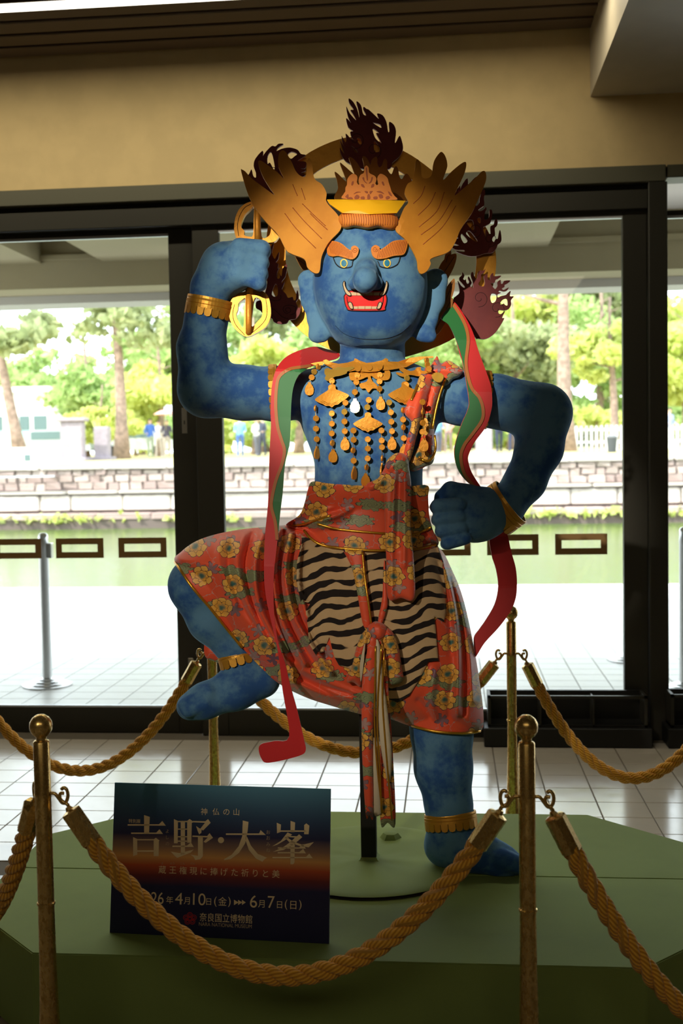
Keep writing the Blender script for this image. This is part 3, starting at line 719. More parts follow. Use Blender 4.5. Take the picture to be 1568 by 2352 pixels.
def car(px, Y, label, rgb, L=4.2):
    x, y, z = OP(px, Y); e = empty('parked_car', (x, y, z), label, 'car', 'cars parked in the park')
    prof = [(-L/2, 0.35), (-L/2+0.05, 0.75), (-L/2+0.35, 0.92), (-L/2+0.9, 1.4), (-L/2+1.3, 1.5), (L/2-1.5, 1.5), (L/2-0.9, 0.98), (L/2-0.1, 0.8), (L/2, 0.5), (L/2, 0.35)]
    bm = bmesh.new(); fa = [bm.verts.new((p, -0.8, q)) for p, q in prof]; fb = [bm.verts.new((p, 0.8, q)) for p, q in prof]; n = len(prof)
    bm.faces.new(fa); bm.faces.new(fb[::-1])
    for i in range(n): bm.faces.new((fa[i], fb[i], fb[(i+1) % n], fa[(i+1) % n]))
    bmesh.ops.recalc_face_normals(bm, faces=bm.faces); me = bpy.data.meshes.new('m'); bm.to_mesh(me); bm.free()
    put('body', me, simple('car_paint', rgb, 0.3), e)
    put('side_window', box_mesh((-L/2+0.95, L/2-1.25, -0.82, -0.79, 0.98, 1.4)), M['bwin'], e)
    for s in (-1, 1):
        me = lathe_mesh([(0.31, -0.1), (0.31, 0.1)], 18); me.transform(Matrix.Rotation(math.pi/2, 4, 'X')); o = put('wheel', me, M['black'], e); o.location = (s*L*0.31, -0.75, 0.31)
car(132, 60, 'pale car parked behind the capped stone marker', (170, 176, 180)); car(318, 60, 'pale car parked behind the tall pine', (200, 204, 206))
# white picket fence by the bright tree
fx0 = PY(1312, 1050, 47)[0]; fx1 = PY(1600, 1050, 47)[0]; zf = gz(47)
fen = empty('picket_fence', ((fx0+fx1)/2, 47, zf), 'white picket fence below the bright tree across the pond', 'fence')
pk = box_mesh((-0.05, 0.05, -0.03, 0.03, 0, 1.0)); pk.materials.append(M['white']); xx = fx0
while xx < fx1:
    o = bpy.data.objects.new('picket', pk); COL.objects.link(o); o.parent = fen; o.location = (xx-(fx0+fx1)/2, 0, 0); xx += 0.2
for zq in (0.3, 0.8): boxo('rail', (fx0, fx1, 47.03, 47.07, zf+zq, zf+zq+0.08), M['white'], fen)
# white parapet with small openings at the near left bank
a = PY(-80, 1030, 30); b = PY(122, 1080, 30)
par = empty('white_parapet', ((a[0]+b[0])/2, 30, GND), 'low white parapet on the bank at the foot of the leaning pine', 'wall')
boxo('wall', (a[0], b[0], 30, 30.25, GND, a[2]), M['white'], par)
boxo('opening', (PY(56, 1050, 30)[0], PY(70, 1050, 30)[0], 29.985, 29.999, GND+0.18, GND+0.36), M['bwin'], par)
x0_, x1_ = PY(-60, 1050, 28.1)[0], PY(140, 1050, 28.1)[0]
rl = empty('steel_handrail', ((x0_+x1_)/2, 28.0, GND-0.05), 'thin steel handrail in front of the rubble wall', 'railing')
boxo('rail', (x0_, x1_, 27.60, 27.64, 1.13, 1.17), M['steel'], rl)
for q in (x0_+0.2, x1_-0.1): boxo('bracket', (q-0.02, q+0.02, 27.64, 27.95, 1.13, 1.17), M['steel'], rl)
x, y, z = OP(1405, 40); tb = empty('litter_bin', (x, y, z), 'round grey litter bin on the far lawn', 'bin')
put('body', lathe_mesh([(0.14, -0.02), (0.19, 0.5)], 18), simple('bin_grey', (70, 74, 80), 0.6), tb); put('lid', lathe_mesh([(0.2, 0.5), (0.2, 0.54), (0.1, 0.6)], 18), simple('bin_lid', (110, 112, 116), 0.6), tb)

# ------------------------------------------------------------------ small visitors across the pond
def person(px, Y, h, shirt, trousers, hair, label, turn=0.0, arm=0.15, stride=0.08, group='visitors across the pond'):
    x, y, z = OP(px, Y); e = empty('person', (x, y, z), label, 'person', group)
    s = h/1.7
    J = dict(pel=(0, 0, .92), chest=(0, 0, 1.25), neck=(0, 0, 1.42), head=(0, -.02, 1.58))
    verts = [(0, 0, .92), (0, 0, 1.10), (0, 0, 1.30), (0, 0, 1.42), (0, -.01, 1.50), (0, -.015, 1.60), (0, -.01, 1.68)]
    rad = [.135, .125, .14, .06, .065, .10, .07]; ed = [(i, i+1) for i in range(6)]
    for sgn in (-1, 1):
        b = len(verts)
        verts += [(sgn*.10, 0, .86), (sgn*.10, -.02+sgn*stride*.5, .48), (sgn*.10, sgn*stride, .08), (sgn*.10, sgn*stride-.12, .04)]; rad += [.09, .062, .045, .04]; ed += [(0, b), (b, b+1), (b+1, b+2), (b+2, b+3)]
        b = len(verts)
        verts += [(sgn*.17, 0, 1.36), (sgn*.22, .02, 1.10), (sgn*.20, -arm, .92+arm*0.8), (sgn*.19, -arm-.05, .86+arm)]; rad += [.06, .045, .035, .04]; ed += [(2, b), (b, b+1), (b+1, b+2), (b+2, b+3)]
    me = bpy.data.meshes.new('m'); me.from_pydata(verts, ed, []); o = bpy.data.objects.new('body_tmp', me); COL.objects.link(o)
    md = o.modifiers.new('s', 'SKIN'); sv = me.skin_vertices[0].data
    for i, r in enumerate(rad): sv[i].radius = (r, r*(0.75 if i < 3 else 1)); sv[i].use_root = (i == 0)
    o.modifiers.new('d', 'SUBSURF').levels = 1
    dg = bpy.context.evaluated_depsgraph_get(); m2 = bpy.data.meshes.new_from_object(o.evaluated_get(dg)); bpy.data.objects.remove(o)
    m2.transform(Matrix.Rotation(turn, 4, 'Z') @ Matrix.Scale(s, 4)); m2.shade_smooth()
    m2.materials.clear()
    for nm, c in (('skin', (214, 176, 150)), ('shirt', shirt), ('trousers', trousers), ('hair', hair)): m2.materials.append(simple('visitor_'+nm, c, 0.8))
    for p in m2.polygons:
        zc = p.center.z/s; rxy = math.hypot(p.center.x, p.center.y)/s
        p.material_index = 2 if zc < .90 and not (rxy > .19 and zc > 0.8) else (1 if zc < 1.43 and not (rxy > 0.17 and zc < 1.05) else (3 if zc > 1.60 else 0))
    put('body', m2, None, e)
    return e
DK, BR_ = (40, 34, 32), (90, 66, 50)
person(346, 47, 1.68, (70, 110, 190), (150, 160, 140), DK, 'visitor in a blue shirt and pale trousers under the pine', 0.6)
person(366, 47.5, 1.6, (226, 220, 214), (180, 170, 160), DK, 'visitor in white next to the blue shirted visitor', -0.4)
person(384, 47, 1.62, (70, 66, 80), (160, 150, 140), BR_, 'visitor in a dark top holding a pink sunshade', 0.2, arm=0.3)
person(552, 46, 1.66, (120, 170, 220), (70, 100, 160), DK, 'visitor in light blue under the raised blue arm', 0.2)
person(604, 46, 1.64, (60, 66, 84), (50, 54, 70), DK, 'visitor in dark clothes beside the shoulder ribbon', -0.8)
person(590, 47.5, 1.6, (220, 220, 220), (110, 110, 120), BR_, 'visitor in a white top behind the dark clothed visitor', 0.8)
person(1006, 46, 1.62, (110, 160, 190), (80, 90, 120), DK, 'visitor in a light blue top beside the sash', 0.4)
person(1030, 47, 1.66, (210, 150, 140), (130, 110, 110), BR_, 'visitor in a salmon top beside the sash', -0.4)
person(1146, 46, 1.68, (60, 70, 120), (40, 46, 70), BR_, 'visitor in navy seen inside the bent blue arm', 0.3)
person(1178, 46, 1.66, (70, 90, 140), (50, 60, 90), DK, 'visitor in slate blue seen inside the bent blue arm', -0.5)
person(1537, 46, 1.66, (150, 160, 190), (220, 220, 220), DK, 'visitor in a pale lilac top seen through the narrow side pane', 0.5)
x, y, z = OP(384, 47); us = empty('sunshade', (x+0.05, y-0.35, z+1.2), 'small pink sunshade held up by a visitor across the pond', 'parasol')
put('canopy', lathe_mesh([(0.0, 0.80), (0.25, 0.74), (0.5, 0.60), (0.49, 0.59), (0.0, 0.78)], 16), simple('pink_cloth', (230, 170, 160), 0.8), us); put('handle', tube_mesh([(0, 0, -0.05), (0, 0, 0.78)], 0.012, 6), M['steel'], us)
# ================================================================== the figure
D0 = 3.45
base_pt = PZ(1060, 2000, PH)
fig = empty('guardian_figure', (float(base_pt[0]), float(base_pt[1]), PH), 'giant blue plush guardian figure with golden crown, one leg raised on the platform', 'figure')

def plush():
    t = NT('blue_plush'); co = t.coord('Object')
    a = t.noise(co, 7, 5, 0.62); b = t.noise(co, 26, 4, 0.6)
    nap = t.step(t.math('ADD', t.math('MULTIPLY', a, 0.75), t.math('MULTIPLY', b, 0.35)), 0.47, 0.66)
    col = t.mix(nap, lin((90, 132, 164)), lin((48, 88, 146)))
    fz = t.noise(co, 420, 2)
    t.bsdf(col, 0.85, 0, 0.15, t.bump(fz, 0.25, 0.002), Sheen_Weight=0.45, Sheen_Roughness=0.35, Sheen_Tint=(0.35, 0.6, 0.85, 1)); return t.m
M['plush'] = plush()
def foam(name, rgb, rgb2):
    t = NT(name); co = t.coord('Object'); n = t.noise(co, 9, 5, 0.6); g = t.noise(co, 300, 2)
    t.bsdf(t.mix(t.step(n, 0.35, 0.7), lin(rgb), lin(rgb2)), 0.62, 0, 0.3, t.bump(g, 0.12, 0.001)); return t.m
M['foam'] = foam('ochre_foam', (208, 140, 46), (192, 124, 38))
M['foam_line'] = simple('engraved_line', (150, 72, 26), 0.7)
M['foam_light'] = simple('pale_engraved_line', (226, 150, 70), 0.6)
M['foam_brow'] = foam('orange_foam', (214, 130, 52), (204, 118, 42))
M['foam_edge'] = simple('foam_cut_edge', (226, 160, 40), 0.6)
M['yellow'] = simple('yellow_foam', (236, 176, 20), 0.5)
M['hairfoam'] = foam('hair_foam', (150, 96, 30), (130, 80, 24))  # ochre foam darkened; shade on the hair plate put into the colour
def gold(name, rgb, rough, bumpv=0.2, bs=40, metal=0.85):
    t = NT(name); co = t.coord('Object'); n = t.noise(co, bs, 4, 0.6)
    t.bsdf(lin(rgb), t.math('MULTIPLY_ADD', n, 0.2, rough), metal, 0.5, t.bump(n, bumpv, 0.003)); return t.m
M['gold'] = gold('gold_card', (206, 146, 52), 0.28, 0.2, 40, 0.7)
M['gold_matte'] = gold('matte_gold_board', (226, 152, 48), 0.40, 0.4, 90, 0.4)
M['gold_bright'] = gold('gold_foil', (240, 190, 80), 0.12, 0.05, 40, 0.6)
M['gold_trim'] = gold('gold_piping', (226, 170, 60), 0.22, 0.3, 120)
M['maroon'] = foam('maroon_board', (118, 50, 48), (104, 42, 44))
M['pink_edge'] = simple('pale_board_edge', (214, 188, 186), 0.7)
M['maroon_line'] = simple('dark_drawn_line', (60, 24, 26), 0.8)
M['red'] = simple('red_board', (206, 42, 44), 0.55)
M['greenr'] = simple('green_board', (46, 116, 62), 0.55)
M['tan'] = simple('tan_stripe', (182, 108, 56), 0.55)
M['mouth_red'] = simple('bright_red_felt', (238, 26, 22), 0.7)
M['ink'] = simple('black_embroidery', (18, 16, 20), 0.7)
M['tooth'] = simple('beige_felt', (206, 178, 140), 0.8)
M['iris'] = simple('teal_satin', (40, 120, 150), 0.4)
M['ring'] = simple('yellow_thread', (250, 200, 70), 0.5)
M['lining'] = simple('beige_lining', (206, 192, 164), 0.85, bump=0.1)

def floral():
    t = NT('floral_print_cloth'); uv = t.n('ShaderNodeUVMap').outputs[0]
    wob = t.n('ShaderNodeTexNoise'); t.l(uv, wob.inputs['Vector']); wob.inputs['Scale'].default_value = 60
    base = t.mix(t.noise(uv, 14, 3), lin((222, 74, 42)), lin((234, 96, 60)))
    def cell(scale, off, rand=0.75):
        dn = t.n('ShaderNodeTexNoise'); t.l(uv, dn.inputs['Vector']); dn.inputs['Scale'].default_value = 75; dn.inputs['Detail'].default_value = 1
        dm = t.n('ShaderNodeVectorMath', operation='MULTIPLY_ADD'); t.l(dn.outputs[1], dm.inputs[0]); dm.inputs[1].default_value = (0.013, 0.013, 0); t.l(uv, dm.inputs[2])
        mp = t.n('ShaderNodeMapping'); t.l(dm.outputs[0], mp.inputs[0]); mp.inputs['Location'].default_value = (off, off*0.7, 0)
        v = t.n('ShaderNodeTexVoronoi', voronoi_dimensions='2D', feature='F1'); t.l(mp.outputs[0], v.inputs['Vector']); v.inputs['Scale'].default_value = scale; v.inputs['Randomness'].default_value = rand
        d = t.n('ShaderNodeVectorMath', operation='SUBTRACT'); t.l(mp.outputs[0], d.inputs[0]); t.l(v.outputs['Position'], d.inputs[1])
        sp = t.n('ShaderNodeSeparateXYZ'); t.l(d.outputs[0], sp.inputs[0])
        sc = t.n('ShaderNodeSeparateColor'); t.l(v.outputs['Color'], sc.inputs[0])
        return sp.outputs[0], sp.outputs[1], sc.outputs[0], sc.outputs[1], sc.outputs[2]
    def polar(x, y, rnd):
        r = t.math('SQRT', t.math('ADD', t.math('MULTIPLY', x, x), t.math('MULTIPLY', y, y)))
        th = t.math('ADD', t.math('ARCTAN2', y, x), t.math('MULTIPLY', rnd, 6.28)); return r, th
    ink = lin((58, 34, 60))
    # trailing stems
    w = t.n('ShaderNodeTexVoronoi', voronoi_dimensions='2D', feature='DISTANCE_TO_EDGE'); 
    ad = t.n('ShaderNodeVectorMath', operation='MULTIPLY_ADD'); t.l(wob.outputs[1], ad.inputs[0]); ad.inputs[1].default_value = (0.03,)*3; t.l(uv, ad.inputs[2])
    t.l(ad.outputs[0], w.inputs['Vector']); w.inputs['Scale'].default_value = 15
    stem = t.math('LESS_THAN', w.outputs['Distance'], 0.014)
    nz = t.noise(uv, 22, 2); stem = t.math('MULTIPLY', stem, t.math('GREATER_THAN', nz, 0.44))
    c = t.mix(stem, base, lin((200, 138, 128)))
    # leaves, purple grey
    x, y, r1, r2, r3 = cell(15, 3.3); r, th = polar(x, y, r1)
    lob = t.math('MULTIPLY_ADD', t.math('ABSOLUTE', t.math('COSINE', t.math('MULTIPLY', th, 2.5))), 0.016, 0.005)
    m = t.math('MULTIPLY', t.math('LESS_THAN', r, lob), t.math('GREATER_THAN', r2, 0.35))
    mo = t.math('MULTIPLY', t.math('LESS_THAN', r, t.math('ADD', lob, 0.0012)), t.math('GREATER_THAN', r2, 0.35))
    c = t.mix(mo, c, ink); c = t.mix(m, c, t.mix(r3, lin((112, 72, 96)), lin((178, 142, 134))))
    # clouds, grey green, with scroll lines
    x, y, r1, r2, r3 = cell(9.4, 1.72, 0.9); 
    xr = t.math('ADD', t.math('MULTIPLY', x, 0.8), t.math('MULTIPLY', y, t.math('SUBTRACT', r1, 0.5)))
    yr = t.math('SUBTRACT', t.math('MULTIPLY', y, 2.1), t.math('MULTIPLY', x, t.math('SUBTRACT', r1, 0.5)))
    r, th = polar(xr, yr, r1)
    lob = t.math('MULTIPLY_ADD', t.math('ABSOLUTE', t.math('SINE', t.math('MULTIPLY', th, 3.5))), 0.014, 0.026)
    on = t.math('GREATER_THAN', r2, 0.08)
    mo = t.math('MULTIPLY', t.math('LESS_THAN', r, t.math('ADD', lob, 0.002)), on); m = t.math('MULTIPLY', t.math('LESS_THAN', r, lob), on)
    sw = t.math('SINE', t.math('ADD', t.math('MULTIPLY', r, 700), t.math('MULTIPLY', th, 3.0)))
    cc = t.mix(t.math('GREATER_THAN', sw, 0.86), t.mix(r3, lin((132, 140, 96)), lin((156, 158, 118))), lin((84, 92, 74)))
    c = t.mix(mo, c, ink); c = t.mix(m, c, cc)
    # peonies, yellow petals round a teal heart
    x, y, r1, r2, r3 = cell(10.4, 0.0, 0.55); r, th = polar(x, t.math('MULTIPLY', y, 1.12), r1)
    pet = t.math('ABSOLUTE', t.math('COSINE', t.math('MULTIPLY', th, 3.5)))
    lob = t.math('MULTIPLY_ADD', t.math('POWER', pet, 0.6), 0.0085, 0.0255)
    on = t.math('GREATER_THAN', r2, 0.12)
    mo = t.math('MULTIPLY', t.math('LESS_THAN', r, t.math('ADD', lob, 0.0018)), on); m = t.math('MULTIPLY', t.math('LESS_THAN', r, lob), on)
    inner = t.math('MULTIPLY_ADD', t.math('ABSOLUTE', t.math('SINE', t.math('MULTIPLY', th, 3.5))), 0.006, 0.0145)
    line = t.math('MAXIMUM', t.math('LESS_THAN', t.math('ABSOLUTE', t.math('SUBTRACT', r, inner)), 0.0009), t.math('MULTIPLY', t.math('LESS_THAN', pet, 0.10), t.math('GREATER_THAN', r, inner)))
    fc = t.ramp(t.math('MULTIPLY', r, 31), [(0.0, lin((40, 84, 88))), (0.18, lin((70, 110, 100))), (0.42, lin((226, 160, 60))), (1.0, lin((240, 184, 84)))])
    c = t.mix(mo, c, ink); c = t.mix(m, c, t.mix(line, fc, lin((96, 56, 40))))
    t.bsdf(c, 0.48, 0, 0.4, t.bump(t.noise(uv, 18, 3), 0.15, 0.006), Sheen_Weight=0.2); return t.m
M['floral'] = floral()
def tiger():
    t = NT('tiger_print_cloth'); uv = t.n('ShaderNodeUVMap').outputs[0]; sp = t.n('ShaderNodeSeparateXYZ'); t.l(uv, sp.inputs[0]); u, v = sp.outputs[0], sp.outputs[1]
    n1 = t.noise(uv, 9, 2); n2 = t.noise(uv, 30, 2)
    ph = t.math('ADD', t.math('MULTIPLY', v, 158), t.math('MULTIPLY', t.math('SINE', t.math('MULTIPLY', u, 40)), 1.5))
    ph = t.math('ADD', ph, t.math('MULTIPLY', n1, 9.0)); ph = t.math('ADD', ph, t.math('MULTIPLY', u, 38))
    s = t.math('SINE', ph)
    n3 = t.noise(uv, 13, 2)
    thr = t.math('MULTIPLY_ADD', n3, 4.2, -1.85)
    m = t.step(t.math('SUBTRACT', s, thr), -0.12, 0.12)
    c = t.mix(m, t.mix(n2, lin((206, 176, 134)), lin((190, 158, 116))), lin((34, 26, 24)))
    t.bsdf(c, 0.8, 0, 0.2, t.bump(t.noise(uv, 12, 3), 0.2, 0.01), Sheen_Weight=0.15); return t.m
M['tiger'] = tiger()

# ------------------------------------------------------------------ implicit body
def cpt(px, py, d): return np.array([(px-CX)*d/F, -(py-CY)*d/F, d])
class Field:
    def __init__(s, lo, hi, h):
        s.h = h; s.lo = np.asarray(lo, float); n = np.ceil((np.asarray(hi)-s.lo)/h).astype(int)+1
        s.n = n; s.f = np.full(n, 1.0, np.float32)
        s.ax = [s.lo[i]+h*np.arange(n[i]) for i in range(3)]
    def sub(s, lo, hi):
        a = np.maximum(0, np.floor((lo-s.lo)/s.h).astype(int)); b = np.minimum(s.n, np.ceil((hi-s.lo)/s.h).astype(int)+1)
        sl = tuple(slice(a[i], b[i]) for i in range(3))
        X = s.ax[0][sl[0]][:, None, None]; Y = s.ax[1][sl[1]][None, :, None]; Z = s.ax[2][sl[2]][None, None, :]
        return sl, X, Y, Z
    def blend(s, sl, g, k, cut=False):
        f = s.f[sl]
        if cut: s.f[sl] = np.maximum(f, -g); return
        if k <= 0: s.f[sl] = np.minimum(f, g); return
        h = np.clip(0.5+0.5*(f-g)/k, 0, 1); s.f[sl] = f*(1-h)+g*h-k*h*(1-h)
    def cone(s, a, b, ra, rb, k=0.02, sq=(1, 1, 1), cut=False):
        a = np.asarray(a); b = np.asarray(b); m = max(ra, rb)*max(1/min(sq), 1)+0.03+k
        sl, X, Y, Z = s.sub(np.minimum(a, b)-m, np.maximum(a, b)+m)
        d = b-a; L = d@d+1e-9
        t = np.clip(((X-a[0])*d[0]+(Y-a[1])*d[1]+(Z-a[2])*d[2])/L, 0, 1)
        q = np.sqrt(((X-a[0]-t*d[0])/sq[0])**2+((Y-a[1]-t*d[1])/sq[1])**2+((Z-a[2]-t*d[2])/sq[2])**2)
        s.blend(sl, (q-(ra+(rb-ra)*t))*min(sq), k, cut)
    def loft(s, rows, d, k=0.02, p=2.0):
        """rows: (py, cx, half width px, half depth px, depth offset m)"""
        r = np.array(rows, float); sc = d/F
        y = -(r[:, 0]-CY)*sc; o = np.argsort(y); y = y[o]; r = r[o]
        A = r[:, 2]*sc; B = r[:, 3]*sc; cx = (r[:, 1]-CX)*sc; cz = d+r[:, 4]
        lo = np.array([(cx-A).min()-0.05, y[0]-0.05, (cz-B).min()-0.05]); hi = np.array([(cx+A).max()+0.05, y[-1]+0.05, (cz+B).max()+0.05])
        sl, X, Y, Z = s.sub(lo, hi); yy = Y.ravel()
        def I(v):
            # smooth interpolation
            from_y = np.clip(yy, y[0], y[-1]); i = np.clip(np.searchsorted(y, from_y)-1, 0, len(y)-2)
            t = (from_y-y[i])/(y[i+1]-y[i]); m = np.gradient(v, y)
            hh = y[i+1]-y[i]
            return ((2*t**3-3*t**2+1)*v[i]+(t**3-2*t**2+t)*hh*m[i]+(-2*t**3+3*t**2)*v[i+1]+(t**3-t**2)*hh*m[i+1])[None, :, None]
        a = np.maximum(I(A), 1e-3); b = np.maximum(I(B), 1e-3)
        q = (np.abs((X-I(cx))/a)**p+np.abs((Z-I(cz))/b)**p)**(1/p)
        g = (q-1)*np.minimum(a, b)
        over = np.maximum(y[0]-Y, Y-y[-1]); g = np.maximum(g, over)
        s.blend(sl, g.astype(np.float32), k)
    def mesh(s, relax=2):
        f = s.f; n = np.array(f.shape)-1; inside = f < 0
        cnt = np.zeros(n, np.int8)
        for dx in (0, 1):
            for dy in (0, 1):
                for dz in (0, 1): cnt += inside[dx:n[0]+dx, dy:n[1]+dy, dz:n[2]+dz]
        act = np.argwhere((cnt > 0) & (cnt < 8)); idx = np.full(n, -1, np.int32); idx[tuple(act.T)] = np.arange(len(act))
        pos = np.zeros((len(act), 3)); w = np.zeros(len(act))
        corners = [(i, j, k) for i in (0, 1) for j in (0, 1) for k in (0, 1)]
        for c0 in corners:
            for ax in range(3):
                if c0[ax]: continue
                c1 = list(c0); c1[ax] = 1
                v0 = f[tuple((act+c0).T)]; v1 = f[tuple((act+np.array(c1)).T)]; m = (v0 < 0) != (v1 < 0)
                t = v0[m]/(v0[m]-v1[m]); p = np.repeat(np.array(c0, float)[None], m.sum(), 0); p[:, ax] += t; pos[m] += p; w[m] += 1
        V = s.lo+s.h*(act+pos/w[:, None]); Q = []
        for ax in range(3):
            u, v = [(1, 2), (2, 0), (0, 1)][ax]
            sl0 = [slice(None)]*3; sl1 = [slice(None)]*3; sl0[ax] = slice(0, -1); sl1[ax] = slice(1, None)
            e = np.argwhere(inside[tuple(sl0)] != inside[tuple(sl1)])
            e = e[(e[:, u] > 0) & (e[:, v] > 0) & (e[:, u] < n[u]) & (e[:, v] < n[v])]
            pos_in = inside[tuple(e.T)]
            du = np.zeros(3, int); du[u] = 1; dv = np.zeros(3, int); dv[v] = 1
            q = np.stack([idx[tuple((e-du-dv).T)], idx[tuple((e-dv).T)], idx[tuple(e.T)], idx[tuple((e-du).T)]], 1)
            q[~pos_in] = q[~pos_in][:, ::-1]; Q.append(q)
        Q = np.concatenate(Q)
        for _ in range(relax):
            acc = np.zeros_like(V); c = np.zeros(len(V))
            for i in range(4):
                for j in (1, 3): np.add.at(acc, Q[:, i], V[Q[:, (i+j) % 4]]); np.add.at(c, Q[:, i], 1)
            V = 0.5*V+0.5*acc/np.maximum(c, 1)[:, None]
        return V, Q
def cam2world(V): return CAM + V[:, :1]*RT + V[:, 1:2]*UP + V[:, 2:3]*FW

FD = Field(cpt(372, 2030, 3.45)+[0, 0, -0.42], cpt(1330, 490, 3.45)+[0, 0, 0.25], 0.0055)
HEAD_ROWS = [(500, 849, 20, 40, 0), (508, 849, 62, 75, 0), (522, 849, 88, 95, 0), (545, 850, 104, 108, 0), (575, 850, 115, 114, 0), (610, 850, 125, 118, 0), (645, 850, 130, 120, 0), (685, 851, 128, 120, 0),
             (720, 852, 119, 116, 0), (750, 853, 105, 108, 0), (775, 853, 88, 95, 0), (792, 853, 66, 74, 0), (803, 853, 40, 48, 0), (808, 853, 12, 16, 0)]
HD = 3.40
def cn(f, a, b, k=0.02, sq=(1, 1, 1)):
    (x0, y0, d0, r0), (x1, y1, d1, r1) = a, b
    f.cone(cpt(x0, y0, d0), cpt(x1, y1, d1), r0*d0/F, r1*d1/F, k, sq)
def chain(f, pts, k=0.02, sq=(1, 1, 1)):
    for a, b in zip(pts[:-1], pts[1:]): cn(f, a, b, k, sq)
# torso
FD.loft([(822, 853, 60, 62, 0.02), (838, 850, 112, 76, 0.02), (858, 848, 150, 92, 0.015), (885, 848, 163, 104, 0.01), (930, 848, 164, 112, 0.0), (975, 848, 157, 112, 0.0), (1015, 848, 142, 106, 0.0), (1060, 847, 126, 98, 0.0), (1110, 846, 124, 96, 0), (1180, 846, 130, 100, 0), (1260, 846, 142, 104, 0), (1380, 846, 140, 104, 0), (1440, 846, 90, 80, 0)], D0, 0.01)
# neck
cn(FD, (855, 760, 3.44, 73), (855, 845, 3.47, 76), 0.012)
# image-left arm, raised
chain(FD, [(700, 905, 3.46, 56), (640, 905, 3.46, 61), (560, 902, 3.45, 61), (474, 893, 3.44, 64)], 0.02)
chain(FD, [(474, 893, 3.44, 64), (463, 800, 3.42, 55), (474, 730, 3.40, 47), (484, 668, 3.385, 44)], 0.02)
# image-right arm, hand on hip
chain(FD, [(1000, 908, 3.46, 57), (1060, 915, 3.47, 60), (1140, 922, 3.48, 60), (1243, 948, 3.48, 66)], 0.02)
chain(FD, [(1246, 950, 3.48, 66), (1238, 1030, 3.46, 53), (1206, 1105, 3.43, 46), (1162, 1162, 3.40, 43)], 0.02)
# raised leg
chain(FD, [(760, 1370, 3.45, 95), (600, 1330, 3.45, 80), (455, 1345, 3.45, 66)], 0.02)
chain(FD, [(455, 1345, 3.45, 66), (490, 1420, 3.46, 58), (540, 1482, 3.47, 45), (572, 1535, 3.47, 40)], 0.02)
# standing leg
chain(FD, [(960, 1380, 3.45, 90), (1005, 1560, 3.45, 80), (1014, 1680, 3.45, 70), (1018, 1765, 3.45, 65), (1030, 1850, 3.45, 53), (1034, 1900, 3.45, 50)], 0.02)
# raised foot
chain(FD, [(600, 1560, 3.47, 44), (540, 1582, 3.45, 46), (470, 1610, 3.43, 38), (436, 1623, 3.425, 31)], 0.03)
cn(FD, (480, 1592, 3.40, 20), (424, 1620, 3.395, 17), 0.006); cn(FD, (470, 1612, 3.395, 22), (432, 1630, 3.39, 19), 0.005)
# standing foot
chain(FD, [(1022, 1942, 3.46, 49), (1090, 1952, 3.44, 48), (1150, 1978, 3.42, 36), (1196, 1993, 3.41, 22)], 0.03)
cn(FD, (1150, 1972, 3.385, 24), (1200, 1990, 3.375, 20), 0.006); cn(FD, (1140, 1980, 3.44, 24), (1206, 1990, 3.44, 19), 0.006)
# raised fist: back of the hand and four curled fingers and a thumb
chain(FD, [(487, 655, 3.385, 44), (518, 620, 3.375, 57), (540, 612, 3.385, 54)], 0.03)
for (xa, ya, xb, yb, r) in ((558, 570, 600, 573, 22), (560, 591, 600, 602, 18), (556, 612, 598, 627, 18), (556, 632, 594, 650, 18)):
    cn(FD, (xa-8, ya-3, 3.300, r-1), (xb, yb, 3.312, r), 0.0015); cn(FD, (xb, yb, 3.312, r), (xb+3, yb+4, 3.375, r-2), 0.002)
cn(FD, (535, 585, 3.39, 30), (592, 574, 3.395, 20), 0.012); cn(FD, (515, 600, 3.345, 40), (545, 600, 3.325, 34), 0.02); cn(FD, (520, 632, 3.35, 40), (545, 632, 3.33, 34), 0.02)
# hip fist
chain(FD, [(1150, 1172, 3.39, 44), (1105, 1180, 3.37, 58), (1084, 1188, 3.365, 57)], 0.03)
for (xa, ya, xb, yb, r) in ((1045, 1160, 1006, 1163, 18), (1046, 1188, 1008, 1192, 17), (1050, 1214, 1015, 1219, 16), (1058, 1238, 1028, 1247, 16)):
    cn(FD, (xa+10, ya-1, 3.300, r-1), (xb, yb, 3.306, r), 0.0015); cn(FD, (xb, yb, 3.306, r), (xb-4, yb+2, 3.36, r-2), 0.002)
cn(FD, (1075, 1135, 3.36, 24), (1035, 1127, 3.345, 21), 0.012); cn(FD, (1035, 1127, 3.345, 21), (1013, 1142, 3.36, 17), 0.008)
# head on the neck, ears, nose
FH = Field(cpt(690, 815, HD)+[0, 0, -0.2], cpt(1010, 495, HD)+[0, 0, 0.2], 0.006); FH.loft(HEAD_ROWS, HD, 0, 2.3)
FD.loft(HEAD_ROWS, HD, 0.003, 2.3)
chain(FD, [(709, 645, 3.43, 26), (714, 690, 3.42, 21), (727, 735, 3.41, 19), (735, 764, 3.40, 21)], 0.012, (1, 1, 0.62)); cn(FD, (735, 764, 3.40, 21), (724, 770, 3.40, 16), 0.012, (1, 1, 0.62))
chain(FD, [(1000, 645, 3.43, 29), (994, 690, 3.42, 25), (981, 735, 3.41, 21), (972, 762, 3.40, 21)], 0.012, (1, 1, 0.62)); cn(FD, (972, 762, 3.40, 21), (987, 772, 3.40, 15), 0.012, (1, 1, 0.62))
chain(FD, [(843, 598, 3.255, 15), (840, 625, 3.225, 24), (839, 642, 3.195, 27)], 0.02)
cn(FD, (838, 644, 3.185, 27), (838, 650, 3.195, 24), 0.012); cn(FD, (813, 650, 3.225, 16), (818, 648, 3.23, 17), 0.012); cn(FD, (864, 650, 3.225, 16), (859, 648, 3.23, 17), 0.012)
BV, BQ = FD.mesh(2)
